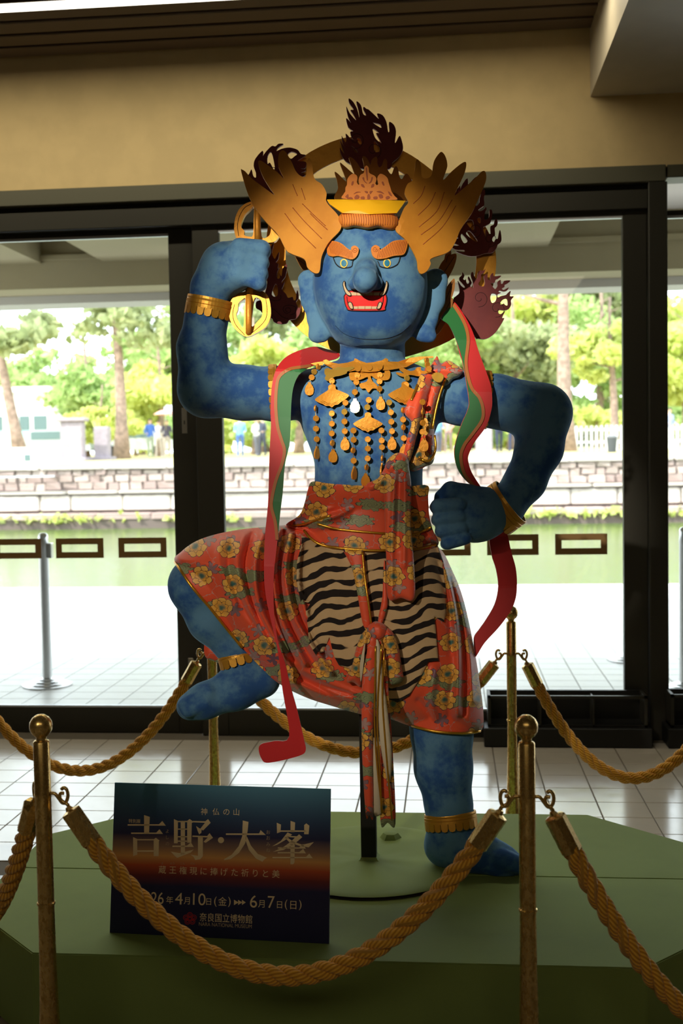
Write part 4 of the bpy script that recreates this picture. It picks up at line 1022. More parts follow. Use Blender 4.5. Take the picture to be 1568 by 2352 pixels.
# soles rest on the deck, never below it
BVW = cam2world(BV); low = BVW[:, 2] < PH+0.012; zm = BVW[:, 2].min()
sel = (BVW[:, 2] < PH+0.06)
BVW[:, 2] = np.where(BVW[:, 2] < PH+0.001, PH+0.001, BVW[:, 2])
me = mesh_from(BVW, BQ[:, ::-1], True)
body = world_obj('body', me, M['plush'], fig)
bm = bmesh.new(); bm.from_mesh(me); bmesh.ops.recalc_face_normals(bm, faces=bm.faces); bm.to_mesh(me); bm.free(); me.shade_smooth()
bvh_body = BVHTree.FromPolygons([Vector(v) for v in BVW], [tuple(map(int, q)) for q in BQ])
hv, hq = FH.mesh(2); hvw = cam2world(hv)
bvh_head = BVHTree.FromPolygons([Vector(v) for v in hvw], [tuple(map(int, q)) for q in hq])
def surf(bvh, px, py, default):
    px = np.atleast_1d(np.asarray(px, float)); py = np.atleast_1d(np.asarray(py, float)); out = np.empty(len(px)); C = Vector(CAM)
    for i in range(len(px)):
        r = Vector(ray(px[i], py[i])); L = r.length; h = bvh.ray_cast(C, r/L)
        out[i] = default if h[0] is None else min(default, h[3]/L)
    return out
S_body = lambda off, default=3.45: (lambda x, y: surf(bvh_body, x, y, default)-off)
S_head = lambda off, default=3.36: (lambda x, y: surf(bvh_head, x, y, default)-off)

def zc(ox, oy, s, pts): return [(ox+s*x, oy+s*y) for x, y in pts]
# ------------------------------------------------------------------ face
fz = lambda pts: zc(650, 500, 0.26148, pts)
for nm, pts, hole in (('eye', [(440, 350), (460, 400), (490, 430), (530, 442), (600, 430), (610, 390), (622, 370)], (533, 400)), ('eye', [(820, 370), (838, 400), (855, 430), (930, 442), (990, 420), (1015, 390), (1028, 345)], (912, 398))):
    e = strip_lines(nm, [fz(pts)], S_head(0), 0.0018, M['ink'], fig, 0.0008)
    cx, cy = fz([hole])[0]
    el = lambda rx, ry: [(cx+rx*math.cos(a), cy+ry*math.sin(a)) for a in np.linspace(0, 2*math.pi, 20, endpoint=False)]
    plate('eye_ring', [el(8.6, 10.4)], S_head(0.0025), 0.004, M['ring'], e, 4, True, 2)
    plate('iris', [el(6.0, 7.6)], S_head(0.0045), 0.004, M['iris'], e, 4, True, 2)
BROW_L = fz([(385, 250), (400, 212), (450, 205), (510, 225), (560, 265), (592, 284), (600, 257), (630, 245), (660, 265), (662, 300), (640, 345), (600, 365), (540, 350), (480, 335), (430, 340), (390, 318)])
BROW_R = fz([(773, 290), (778, 260), (810, 240), (845, 256), (850, 280), (890, 258), (960, 208), (1030, 195), (1085, 200), (1092, 240), (1075, 300), (1048, 326), (970, 335), (900, 355), (830, 362), (790, 340)])
for pts, sg in ((BROW_L, 1), (BROW_R, -1)):
    b = plate('eyebrow', pts, S_head(0.012), 0.013, [M['foam_brow'], M['foam_edge']], fig, 5)
    cx0 = np.mean([p[0] for p in pts]); L = []
    lo = min(p[0] for p in pts); hi = max(p[0] for p in pts)
    def inside(q): return poly_dist(np.array(q), catmull(pts, 5))
    for k in range(16):
        x = lo+3+(hi-lo-22)*k/15 if sg > 0 else hi-3-(hi-lo-22)*k/15
        seg = np.array([(x+sg*(t*9-2), 560+0.0+ (abs(x-(lo if sg > 0 else hi)))*0.28 + (t-0.5)*34 + 4) for t in np.linspace(0, 1, 12)])
        dd, ii = inside(seg); ok = ii & (dd > 1.2)
        if ok.sum() >= 3: L.append([tuple(p) for p in seg[ok]])
    c_ = fz([(630, 283)])[0] if sg > 0 else fz([(808, 278)])[0]
    L.append([(c_[0]+sg*(1.2+0.55*a)*math.cos(a), c_[1]+(1.2+0.55*a)*math.sin(a)) for a in np.linspace(0, 9.5, 22)])
    strip_lines('brow_lines', L, S_head(0.0118), 0.0008, M['foam_line'], b, 0.0003, 4)
mouth = plate('mouth', fz([(535, 690), (560, 655), (600, 640), (840, 640), (885, 655), (905, 690), (908, 730), (895, 785), (868, 815), (600, 815), (558, 790), (540, 740)]), S_head(0.003), 0.006, [M['mouth_red'], M['ink']], fig, 5)
OUT = fz([(535, 690), (560, 655), (600, 640), (840, 640), (885, 655), (905, 690), (908, 730), (895, 785), (868, 815), (600, 815), (558, 790), (540, 740), (535, 690)])
strip_lines('mouth_outline', [OUT, fz([(560, 690), (566, 740), (585, 790)]), fz([(880, 690), (876, 740), (858, 790)])], S_head(0.003), 0.0014, M['maroon_line'], mouth, 0.0003)
teeth = [[(585, 655), (645, 655), (645, 683), (585, 683)], [(649, 655), (716, 655), (716, 683), (649, 683)], [(720, 655), (789, 655), (789, 683), (720, 683)], [(793, 655), (855, 655), (855, 683), (793, 683)],
         [(612, 779), (656, 779), (656, 802), (612, 802)], [(660, 777), (716, 777), (716, 802), (660, 802)], [(720, 777), (774, 777), (774, 802), (720, 802)], [(778, 779), (824, 779), (824, 802), (778, 802)]]
for q in teeth: plate('tooth', fz(q), S_head(0.0055), 0.004, [M['tooth'], M['ink']], mouth, 5, False)
for q in ([(524, 590), (528, 566), (540, 558), (546, 600), (568, 640), (592, 662), (592, 686), (560, 676), (536, 635)], [(918, 590), (915, 566), (905, 558), (897, 600), (880, 640), (852, 662), (850, 686), (885, 676), (908, 635)],
          [(570, 762), (576, 742), (598, 744), (612, 776), (614, 800), (590, 798)], [(866, 762), (862, 742), (842, 744), (828, 776), (824, 800), (850, 798)]):
    f_ = plate('fang', fz(q), S_head(0.007), 0.005, [M['tooth'], M['ink']], mouth, 5)
    strip_lines('fang_outline', [fz(q+[q[0]])], S_head(0.007), 0.0011, M['ink'], f_, 0.0002, 4)
seam = [(770, 748), (790, 766), (820, 776), (853, 779), (890, 776), (920, 764), (942, 745)]
strip_lines('chin_seam', [seam], S_head(0), 0.0011, simple('seam_thread', (24, 56, 92), 0.9), fig, 0.0002, 5)

# ------------------------------------------------------------------ crown
hz = lambda pts: zc(520, 200, 0.44643, pts)
wing_d = lambda x, y: 3.262 + 0.00055*np.maximum(np.abs(np.asarray(x)-850)-70, 0) + 0.00010*np.maximum(520-np.asarray(y), 0)
WL = hz([(75, 432), (110, 550), (150, 625), (200, 690), (265, 760), (305, 835), (335, 858), (400, 885), (415, 925), (440, 950), (465, 958), (480, 942), (490, 870), (525, 800), (583, 738), (588, 700), (570, 655), (515, 592), (514, 545), (490, 500), (452, 470), (440, 400), (427, 365), (413, 385), (411, 440), (402, 462), (378, 455), (355, 430), (335, 385), (305, 335), (285, 326), (268, 350), (268, 410), (296, 470), (260, 437), (210, 400), (175, 378), (163, 390), (185, 455), (220, 515), (247, 555), (190, 515), (130, 470), (98, 436), (84, 427)])
WR = hz([(1000, 960), (984, 935), (975, 880), (925, 790), (870, 738), (885, 690), (912, 625), (935, 590), (916, 545), (930, 500), (955, 480), (968, 430), (972, 385), (984, 372), (999, 400), (1005, 460), (1030, 470), (1055, 450), (1066, 385), (1090, 345), (1108, 334), (1128, 362), (1135, 410), (1114, 478), (1160, 432), (1210, 392), (1232, 388), (1228, 430), (1203, 490), (1172, 557), (1220, 520), (1280, 468), (1315, 433), (1333, 440), (1333, 485), (1300, 565), (1260, 650), (1205, 730), (1178, 795), (1140, 848), (1052, 882), (1050, 910), (1030, 946)])
wl = plate('crown_wing', WL, wing_d, 0.012, [M['foam'], M['foam_edge']], fig, 14)
wr = plate('crown_wing', WR, wing_d, 0.012, [M['foam'], M['foam_edge']], fig, 14)
strip_lines('wing_lines', [hz(q) for q in ([(300, 650), (360, 730), (460, 830)], [(340, 620), (400, 690), (490, 780)], [(390, 600), (440, 650), (510, 715)], [(340, 500), (365, 560)], [(385, 520), (405, 580)], [(430, 650), (470, 690), (520, 735)])], wing_d, 0.0011, M['foam_line'], wl, 0.0004, 4)
strip_lines('wing_lines', [hz(q) for q in ([(985, 660), (1045, 600), (1075, 540)], [(990, 720), (1080, 640), (1120, 540)], [(1000, 760), (1090, 690), (1160, 580)], [(1010, 810), (1110, 720), (1180, 610)], [(960, 600), (1000, 560), (1020, 510)])], wing_d, 0.0011, M['foam_line'], wr, 0.0004, 4)
visor_d = lambda x, y: 3.222 + 0.045*((np.asarray(x)-848)/90)**2 + 0.0007*(487-np.asarray(y))
plate('crown_visor', [(750, 458), (790, 458), (848, 459), (900, 460), (931, 461), (925, 470), (911, 489), (848, 492), (786, 489), (757, 469)], visor_d, 0.008, [M['yellow'], M['yellow']], fig, 8, False)
ROLL_P = [(775, 506), (780, 494), (795, 488), (848, 487), (895, 490), (909, 496), (916, 508), (913, 520), (902, 527), (886, 525), (870, 520), (860, 521), (845, 524), (828, 521), (812, 519), (800, 522), (786, 521)]
def puff(poly, base, amp, R, ridges=(), per=5):
    sm = catmull(poly, per)
    def f(x, y):
        q = np.stack([np.asarray(x, float), np.asarray(y, float)], 1); d, ins = poly_dist(q, sm)
        b = base(x, y) if callable(base) else np.full(len(q), base)
        r = b - amp*np.sqrt(np.clip(1-(1-np.minimum(d/R, 1))**2, 0, 1))
        for ln, a, w in ridges:
            c = catmull(ln, 5, False); best = np.full(len(q), 1e9)
            for i in range(len(c)-1):
                e = c[i+1]-c[i]; t = np.clip(((q-c[i])@e)/(e@e+1e-9), 0, 1); best = np.minimum(best, ((q-c[i]-t[:, None]*e)**2).sum(1))
            edge = np.clip(d/14, 0, 1)
            r = r - a*np.exp(-best/(w*w))*edge
        return r
    return f
roll_d = puff(ROLL_P, lambda x, y: 3.236+0.035*((np.asarray(x)-846)/70)**2, 0.014, 14)
ro = plate('crown_roll', ROLL_P, roll_d, 0.03, [M['foam_brow'], M['foam_edge']], fig, 5, sm=True)
strip_lines('roll_lines', [[(x, 491+0.02*abs(x-846)), (x+2, 505), (x+1, 517)] for x in np.arange(784, 911, 5.5)], roll_d, 0.0008, M['foam_line'], ro, 0.0003, 4)
cz_ = lambda pts: zc(730, 340, 0.15306, pts)
CREST = cz_([(378, 760), (385, 690), (410, 650), (412, 595), (434, 550), (440, 470), (480, 410), (530, 385), (578, 410), (592, 455), (582, 505), (602, 547), (622, 540), (610, 470), (640, 400), (688, 372), (697, 295), (728, 262), (760, 295), (770, 372), (850, 418), (876, 465), (862, 530), (885, 555), (905, 530), (890, 450), (930, 388), (985, 400), (1042, 450), (1062, 520), (1085, 590), (1108, 660), (1150, 720), (1168, 775), (770, 775)])
cr = plate('crown_crest', CREST, 3.27, 0.012, [M['foam_brow'], M['foam_edge']], fig, 0, True, 4)
marks = [[(715, 310), (735, 310), (748, 470), (730, 470)], [(665, 450), (690, 440), (700, 490), (740, 530), (700, 510)], [(822, 440), (800, 440), (790, 490), (760, 530), (800, 510)], [(645, 545), (680, 545), (700, 590), (660, 580)], [(840, 540), (810, 545), (795, 590), (835, 580)], [(500, 555), (510, 505), (535, 500), (525, 550)], [(955, 510), (980, 505), (995, 560), (970, 550)],
         [(535, 690), (580, 655), (640, 660), (590, 670)], [(880, 655), (940, 645), (995, 690), (930, 670)], [(545, 740), (580, 700), (620, 720), (610, 755), (560, 765)], [(745, 700), (770, 690), (785, 755), (740, 765)], [(910, 700), (960, 695), (975, 740), (930, 755)], [(1015, 735), (1060, 720), (1080, 745), (1030, 770)], [(410, 725), (450, 690), (455, 730), (425, 745)], [(700, 645), (745, 650), (740, 680), (710, 668)], [(775, 650), (820, 645), (800, 672), (780, 690)], [(1050, 650), (1085, 670), (1110, 720), (1075, 705)], [(440, 745), (500, 735), (520, 765), (450, 768)], [(640, 735), (690, 725), (700, 760), (650, 765)], [(830, 735), (885, 725), (890, 760), (840, 765)]]
for q in marks: plate('carving', cz_(q), 3.2688, 0.002, [M['foam_line'], M['foam_line']], cr, 0, True, 3)
HAIR = cz_([(320, 800), (302, 600), (285, 480), (250, 362), (300, 385), (422, 502), (395, 400), (330, 225), (390, 262), (540, 388), (512, 285), (462, 140), (530, 158), (600, 240), (655, 330), (690, 330), (690, 250), (667, 140), (700, 124), (740, 160), (790, 252), (803, 180), (868, 128), (890, 160), (892, 230), (920, 287), (960, 258), (985, 180), (1015, 163), (1040, 200), (1042, 312), (1100, 392), (1138, 305), (1170, 274), (1200, 312), (1222, 425), (1257, 466), (1300, 402), (1330, 384), (1370, 420), (1412, 515), (1400, 640), (1305, 800)])
plate('hair_plate', HAIR, lambda x, y: 3.43 - 0.0011*(470-np.asarray(y)), 0.012, [M['hairfoam'], M['foam_edge']], fig, 12)
for q in ([(1000, 640), (1012, 606), (1030, 588), (1047, 583), (1046, 602), (1034, 630), (1018, 652)], [(1014, 700), (1020, 670), (1032, 650), (1043, 640), (1044, 660), (1037, 684), (1024, 700)], [(990, 765), (1000, 730), (1016, 700), (1038, 684), (1037, 706), (1022, 742), (1004, 768)], [(676, 584), (690, 590), (704, 600), (712, 616), (696, 620), (686, 606)], [(1020, 600), (1024, 580), (1032, 566), (1036, 584), (1030, 606)]):
    h = plate('hair_leaf', q, 3.47, 0.008, [M['hairfoam'], M['foam_edge']], fig, 0)
    c = np.mean(q, 0); tip = q[3]; strip_lines('leaf_vein', [[tuple(np.array(q[0])*0.6+np.array(q[-1])*0.4), tuple(c), tuple(np.array(tip)*0.8+c*0.2)]], 3.47, 0.0009, M['maroon_line'], h, 0.0003, 4)

# ------------------------------------------------------------------ halo and flames
HO = catmull([(610, 600), (622, 480), (650, 415), (700, 357), (785, 318), (850, 320), (925, 346), (990, 390), (1070, 460), (1125, 540), (1139, 610), (1115, 700), (1045, 775), (930, 820), (850, 828), (770, 808), (690, 760), (636, 690)], 6)
c0 = HO.mean(0)
HI = c0 + (HO-c0)*(1-46/np.linalg.norm(HO-c0, axis=1))[:, None]
halo = plate('halo_ring', [HO, HI], lambda x, y: 3.60+0*np.asarray(x), 0.006, [M['gold'], M['pink_edge']], fig, 16, False)
fl = {}
fl['top'] = (zc(760, 210, 0.12755, [(350, 1310), (250, 1240), (190, 1150), (162, 1060), (160, 1012), (195, 1070), (238, 1116), (190, 970), (160, 880), (205, 950), (252, 1030), (205, 910), (190, 795), (225, 860), (262, 915), (275, 860), (262, 760), (310, 800), (360, 860), (470, 890), (385, 850), (345, 730), (400, 712), (310, 640), (272, 490), (310, 510), (362, 570), (305, 450), (273, 265), (335, 390), (450, 520), (405, 420), (350, 335), (408, 325), (330, 210), (320, 125), (400, 190), (470, 320), (512, 475), (495, 340), (455, 175), (540, 250), (575, 400), (632, 428), (582, 320), (590, 275), (640, 315), (675, 325), (780, 420), (862, 495), (828, 398), (930, 430), (1000, 560), (1025, 720), (1050, 710), (1045, 550), (1130, 600), (1170, 720), (1150, 915), (1175, 900), (1210, 830), (1245, 805), (1290, 950), (1290, 1060), (1220, 1180), (1105, 1280), (1090, 1350), (1030, 1402), (900, 1370), (600, 1400)]),
    [zc(760, 210, 0.12755, q) for q in ([(755, 560), (810, 570), (890, 600), (905, 655), (850, 630), (775, 580)], [(752, 670), (800, 690), (868, 755), (812, 752), (903, 920), (870, 912), (795, 835), (757, 730)], [(775, 890), (850, 960), (876, 1015), (872, 1080), (782, 1078)], [(480, 825), (530, 850), (556, 930), (515, 952), (470, 880)], [(360, 980), (420, 1010), (480, 1080), (475, 1105), (430, 1080)])], 3.575)
fl['upper_right'] = (zc(1020, 390, 0.10842, [(240, 1725), (500, 1822), (700, 1820), (850, 1772), (1020, 1750), (1110, 1650), (1130, 1590), (1190, 1540), (1212, 1460), (1192, 1300), (1170, 1283), (1150, 1370), (1130, 1460), (1085, 1470), (1050, 1530), (1013, 1490), (1030, 1430), (1076, 1380), (1068, 1240), (1112, 1190), (1132, 1110), (1100, 1038), (1065, 1080), (1045, 1160), (978, 1200), (985, 1345), (950, 1362), (920, 1300), (888, 1265), (878, 1310), (886, 1445), (818, 1240), (870, 1190), (960, 1140), (990, 1080), (1018, 920), (1000, 848), (958, 850), (955, 960), (930, 1030), (870, 1062), (848, 1020), (865, 900), (897, 830), (870, 787), (840, 840), (760, 880), (718, 850), (800, 790), (847, 740), (838, 590), (868, 510), (850, 418), (800, 460), (750, 600), (740, 700), (688, 765), (640, 700), (600, 420), (685, 150), (560, 260), (505, 380), (490, 175), (360, 350), (345, 440), (330, 335), (270, 440), (210, 560), (200, 900), (60, 1250), (200, 1380), (300, 1450), (180, 1470), (150, 1530), (318, 1605), (125, 1605), (240, 1690), (415, 1700), (415, 1735)]),
    [zc(1020, 390, 0.10842, q) for q in ([(700, 1060), (722, 1010), (770, 1020), (772, 1110), (740, 1132)], [(462, 1092), (600, 1062), (632, 1258), (572, 1256)], [(462, 1360), (540, 1292), (700, 1492), (650, 1512)], [(362, 1360), (392, 1372), (492, 1502), (430, 1557), (380, 1502), (350, 1420)])], 3.575)
fl['lower_right'] = (zc(1020, 580, 0.10842, [(180, 1010), (300, 880), (325, 800), (286, 600), (345, 690), (400, 740), (440, 735), (380, 650), (325, 590), (320, 530), (372, 480), (380, 415), (426, 490), (400, 560), (440, 582), (458, 555), (470, 640), (500, 667), (528, 620), (500, 550), (515, 503), (560, 580), (582, 650), (550, 700), (600, 757), (612, 650), (558, 480), (602, 408), (640, 510), (690, 562), (708, 450), (740, 388), (830, 383), (872, 338), (842, 425), (782, 460), (780, 560), (722, 660), (760, 706), (830, 716), (862, 640), (842, 500), (912, 458), (920, 560), (968, 582), (978, 480), (1036, 433), (1052, 502), (1205, 488), (1140, 552), (1090, 572), (1062, 640), (985, 650), (1040, 742), (1082, 772), (1130, 700), (1122, 630), (1190, 578), (1202, 662), (1240, 652), (1270, 600), (1398, 593), (1340, 652), (1280, 682), (1272, 730), (1218, 762), (1260, 792), (1362, 738), (1330, 802), (1260, 822), (1180, 800), (1148, 832), (1202, 850), (1130, 885), (1135, 950), (1200, 922), (1300, 900), (1340, 860), (1408, 813), (1388, 922), (1475, 928), (1412, 1010), (1416, 1100), (1370, 1190), (1280, 1222), (1165, 1215), (1148, 1280), (1200, 1302), (1288, 1238), (1225, 1382), (1272, 1392), (1200, 1530), (1080, 1700), (950, 1800), (850, 1832), (720, 1822), (650, 1790), (450, 1400), (340, 1250)]),
    [zc(1020, 580, 0.10842, q) for q in ([(1012, 862), (1108, 892), (1090, 1020), (1010, 1066), (975, 960)], [(1190, 1062), (1250, 992), (1330, 980), (1342, 1112), (1290, 1112), (1262, 1080), (1200, 1102)])], 3.57)
fl['lower_left'] = (zc(590, 560, 0.12755, [(302, 0), (270, 160), (318, 272), (360, 200), (397, 148), (382, 270), (338, 332), (382, 360), (370, 450), (397, 428), (360, 520), (365, 622), (410, 612), (403, 528), (440, 582), (465, 440), (542, 368), (512, 580), (448, 672), (450, 712), (492, 678), (470, 760), (448, 822), (520, 900), (560, 972), (640, 955), (660, 1012), (698, 1002), (708, 900), (730, 835), (752, 970), (704, 1040), (720, 1100), (762, 1160), (792, 1070), (772, 1240), (740, 1302), (690, 1352), (580, 1372), (530, 1432), (400, 1442), (300, 1402), (270, 1342), (160, 1322), (60, 1200), (-20, 1150), (-10, 1040), (80, 1000), (150, 860), (180, 700), (180, 400), (225, 200), (255, 40)]),
    [zc(590, 560, 0.12755, [(270, 860), (330, 720), (372, 780), (372, 922), (320, 952), (270, 922)])], 3.56)
fl['upper_left'] = (zc(530, 320, 0.12755, [(310, 680), (335, 610), (372, 540), (402, 655), (448, 690), (450, 600), (410, 480), (440, 350), (568, 205), (578, 290), (548, 370), (600, 262), (730, 123), (800, 128), (860, 80), (945, 85), (852, 150), (820, 212), (920, 168), (1060, 148), (1200, 188), (1260, 262), (1345, 280), (1280, 332), (1200, 390), (1350, 405), (1340, 515), (1250, 525), (1345, 562), (1265, 600), (1345, 645), (1200, 700), (1000, 740), (900, 820), (790, 990), (620, 900), (450, 800)]),
    [zc(530, 320, 0.12755, q) for q in ([(662, 300), (730, 232), (788, 480), (770, 540), (705, 420), (662, 440)], [(1022, 272), (1100, 222), (1192, 262), (1150, 302), (1080, 350)])], 3.575)
for k_, (o_, hs, d_) in fl.items():
    f_ = plate('flame', [o_]+hs, d_, 0.010, [M['maroon'], M['pink_edge']], fig, 0, True, 3)
    if k_ == 'lower_left':
        strip_lines('flame_swirl', [zc(590, 560, 0.12755, q) for q in ([(600, 1280), (690, 1240), (690, 1140), (600, 1105), (500, 1120), (470, 1190), (520, 1250), (600, 1220), (590, 1160), (520, 1160), (520, 1210), (555, 1215)], [(250, 1150), (330, 1200), (450, 1310), (560, 1350)], [(240, 1270), (320, 1320), (350, 1400)], [(240, 1000), (330, 1025), (420, 1000), (430, 920)])], d_, 0.0009, M['maroon_line'], f_, 0.0003, 4)
    else:
        o_ = np.array(o_); c = o_.mean(0); w = np.ptp(o_[:, 0])*0.14
        sw = [[(c[0]+dx*w*2+(0.15+0.11*a)*w*math.cos(a), c[1]+dy*w*2+20+(0.15+0.11*a)*w*math.sin(a)) for a in np.linspace(0, 8, 18)] for dx, dy in ((-0.4, 0), (0.6, 0.6))]
        strip_lines('flame_swirl', sw, d_, 0.0008, M['maroon_line'], f_, 0.0003, 4)
# ------------------------------------------------------------------ clothing
def cloth(name, poly, front, mid, mats, step=7, per=5, parent=None, min_t=0.012):
    """a garment that wraps round: front sheet from front(), back sheet mirrored about the depth mid"""
    parent = parent or fig
    cache = {}
    def th(x, y): return np.maximum(2*(mid-cache['d']), min_t)
    def fr(x, y): cache['d'] = front(x, y); return cache['d']
    return plate(name, poly, fr, th, mats, parent, step, True, per, sm=True)
FLO = [M['floral'], M['floral']]
TR = [(690, 1206), (640, 1207), (600, 1211), (560, 1215), (500, 1226), (450, 1243), (415, 1268), (401, 1290), (440, 1345), (480, 1392), (520, 1442), (560, 1492), (600, 1534), (640, 1570), (700, 1601), (760, 1621), (830, 1641), (890, 1650), (945, 1669), (1000, 1682), (1060, 1686), (1103, 1680), (1110, 1640), (1098, 1545), (1082, 1455), (1062, 1370), (1038, 1310), (1008, 1258), (950, 1236), (846, 1232), (740, 1218)]
rid = [([(640, 1222), (628, 1320), (645, 1420), (700, 1525)], 0.037, 7), ([(668, 1228), (655, 1320), (682, 1430), (760, 1545)], 0.037, 7), ([(605, 1222), (585, 1300), (598, 1400), (655, 1510)], 0.034, 8), ([(560, 1225), (545, 1300), (570, 1390), (620, 1480)], 0.027, 8), ([(690, 1240), (684, 1330), (705, 1420)], 0.031, 6), ([(510, 1232), (505, 1300), (540, 1390)], 0.017, 9),
       ([(1012, 1275), (1040, 1380), (1052, 1500), (1050, 1640)], 0.031, 8), ([(1030, 1300), (1072, 1450), (1085, 1610)], 0.024, 6), ([(1000, 1540), (990, 1600), (1000, 1660)], 0.020, 9), ([(660, 1560), (740, 1592), (830, 1612)], 0.024, 8), ([(700, 1540), (780, 1580), (880, 1610)], 0.017, 7)]
rid += [([(652, 1222), (641, 1320), (662, 1425), (728, 1535)], -0.030, 5), ([(620, 1218), (606, 1310), (620, 1410), (675, 1515)], -0.028, 5), ([(580, 1220), (563, 1300), (584, 1395), (636, 1495)], -0.024, 5), ([(678, 1228), (668, 1325), (692, 1425), (748, 1510)], -0.024, 5), ([(535, 1226), (524, 1300), (556, 1390), (590, 1440)], -0.014, 6),
        ([(1022, 1285), (1055, 1410), (1068, 1540), (1066, 1640)], -0.024, 5), ([(1008, 1290), (1030, 1400), (1036, 1500)], -0.018, 5), ([(690, 1560), (770, 1600), (850, 1622)], -0.018, 5), ([(660, 1530), (720, 1566), (800, 1592)], -0.014, 5), ([(960, 1610), (985, 1640), (1000, 1672)], -0.014, 6), ([(1040, 1560), (1030, 1620), (1036, 1676)], -0.014, 6)]
tr_inf = puff(TR, 3.45, 0.175, 150, rid)
def tr_front(x, y): return np.minimum(tr_inf(x, y), surf(bvh_body, x, y, 3.45)-0.012)
cloth('trousers', TR, tr_front, 3.45, FLO, 3.8)
# gold hems
def trim(name, pts, depth, rad=0.0045, parent=None): return strip_lines(name, [pts], depth, rad, M['gold_trim'], parent or fig, 0.002, 6)
trim('hem_trim', [(402, 1291), (440, 1347), (480, 1394), (520, 1444), (556, 1488)], tr_front)
trim('hem_trim', [(946, 1667), (1000, 1680), (1060, 1684), (1102, 1679)], tr_front)
cloth('trouser_back_hem', [(471, 1466), (484, 1474), (505, 1492), (522, 1512), (522, 1532), (500, 1522), (471, 1508)], lambda x, y: 3.52+0*np.asarray(x), 3.53, FLO, 0)
TG = [(692, 1230), (740, 1248), (847, 1258), (950, 1256), (1002, 1244), (1018, 1290), (1025, 1366), (1025, 1408), (1019, 1429), (997, 1416), (1000, 1443), (1005, 1500), (1007, 1518), (983, 1520), (964, 1559), (939, 1598), (913, 1614), (894, 1607), (860, 1590), (830, 1570), (800, 1535), (778, 1528), (767, 1508), (756, 1463), (744, 1497), (725, 1505), (709, 1478), (707, 1443), (702, 1404), (713, 1385), (690, 1381), (680, 1335), (682, 1290)]
tg_front = lambda x, y: tr_front(x, y)-0.008
tg = plate('tiger_skirt', TG, tg_front, 0.006, [M['tiger'], M['tiger']], fig, 5.5, False, sm=True)
# waist wrap
WP = [(717, 1106), (760, 1111), (846, 1116), (930, 1117), (981, 1115), (983, 1140), (985, 1180), (993, 1215), (1006, 1252), (950, 1264), (847, 1266), (790, 1262), (740, 1254), (712, 1238), (695, 1219), (665, 1211), (658, 1203), (688, 1182), (700, 1152), (706, 1128)]
wr_ = [([(720, 1200), (790, 1175), (860, 1130), (885, 1100)], 0.026, 8), ([(705, 1175), (780, 1160), (850, 1120)], 0.016, 6), ([(730, 1208), (800, 1218), (880, 1225), (985, 1214)], 0.013, 5), ([(720, 1122), (800, 1126), (900, 1128), (980, 1126)], 0.010, 6), ([(740, 1235), (850, 1245), (990, 1236)], 0.013, 7)]
wr_ += [([(712, 1190), (790, 1166), (866, 1118)], -0.02, 4), ([(715, 1150), (770, 1150), (835, 1128)], -0.012, 4), ([(745, 1222), (830, 1232), (890, 1236)], -0.012, 4)]
wp_inf = puff(WP, 3.45, 0.165, 115, wr_)
wp_front = lambda x, y: np.minimum(np.minimum(wp_inf(x, y), surf(bvh_body, x, y, 3.45)-0.016), tr_front(x, y)-0.014)
wrap = cloth('waist_wrap', WP, wp_front, 3.45, FLO, 4.2)
trim('gold_piping', [(665, 1208), (694, 1204), (721, 1196), (760, 1184)], wp_front, 0.004, wrap)
trim('gold_piping', [(728, 1203), (774, 1215), (828, 1221), (880, 1225), (948, 1227), (990, 1211)], wp_front, 0.004, wrap)
trim('gold_piping', [(698, 1219), (713, 1236), (740, 1252), (790, 1260), (847, 1264), (885, 1264), (950, 1262), (1004, 1250)], wp_front, 0.004, wrap)
# sash over the shoulder
ch = lambda x, y: np.minimum(surf(bvh_body, x, y, 3.43), 3.43)
def puffy(name, poly, base, amp, R, ridges=(), thick=0.03, mats=FLO, parent=None, step=6):
    f = puff(poly, base, amp, R, ridges); return plate(name, poly, f, thick, mats, parent or fig, step, True, 5, sm=True), f
SC_C = [(985, 872), (1005, 862), (1024, 868), (1012, 900), (1003, 940), (997, 980), (997, 1055), (978, 1071), (954, 1082), (938, 1078), (945, 1056), (962, 1020), (970, 971)]
sash, sc_f = puffy('shoulder_sash', SC_C, lambda x, y: np.minimum(ch(x, y), 3.40)-0.012, 0.022, 16, [([(1000, 880), (985, 960), (980, 1050)], 0.012, 6), ([(1010, 880), (996, 960), (990, 1040)], 0.010, 5)], 0.05)
SC_B = [(957, 882), (966, 860), (980, 852), (996, 862), (985, 907), (966, 971), (956, 1005), (940, 1062), (926, 1054), (934, 1010), (945, 971), (930, 950), (934, 925), (950, 905)]
puffy('sash_fold', SC_B, lambda x, y: np.minimum(ch(x, y), 3.385)-0.03, 0.02, 14, [([(975, 870), (962, 920), (950, 980), (938, 1050)], 0.008, 6)], 0.04, parent=sash)
SC_A = [(975, 846), (990, 838), (1003, 818), (1012, 834), (1030, 828), (1048, 838), (1063, 850), (1056, 864), (1040, 871), (1028, 884), (1008, 890), (988, 880), (976, 866)]
puffy('shoulder_flap', SC_A, lambda x, y: 3.385+0*np.asarray(x), 0.02, 16, [([(985, 850), (1020, 850), (1055, 856)], 0.008, 8)], 0.05, parent=sash)
strip_lines('gold_piping', [[(1022, 872), (1010, 905), (1000, 945), (993, 985)], [(998, 1000), (1000, 1030), (990, 1055), (975, 1058), (962, 1050)], [(958, 884), (950, 905), (944, 920)]], sc_f, 0.004, M['gold_trim'], sash, 0.012, 6)
KT = [(897, 1056), (913, 1042), (932, 1046), (940, 1080), (945, 1130), (943, 1200), (948, 1260), (952, 1372), (921, 1374), (891, 1374), (887, 1290), (884, 1200), (881, 1110), (884, 1078)]
kt_base = lambda x, y: np.interp(np.asarray(y, float), [1040, 1100, 1270, 1380], [3.275, 3.245, 3.235, 3.235])
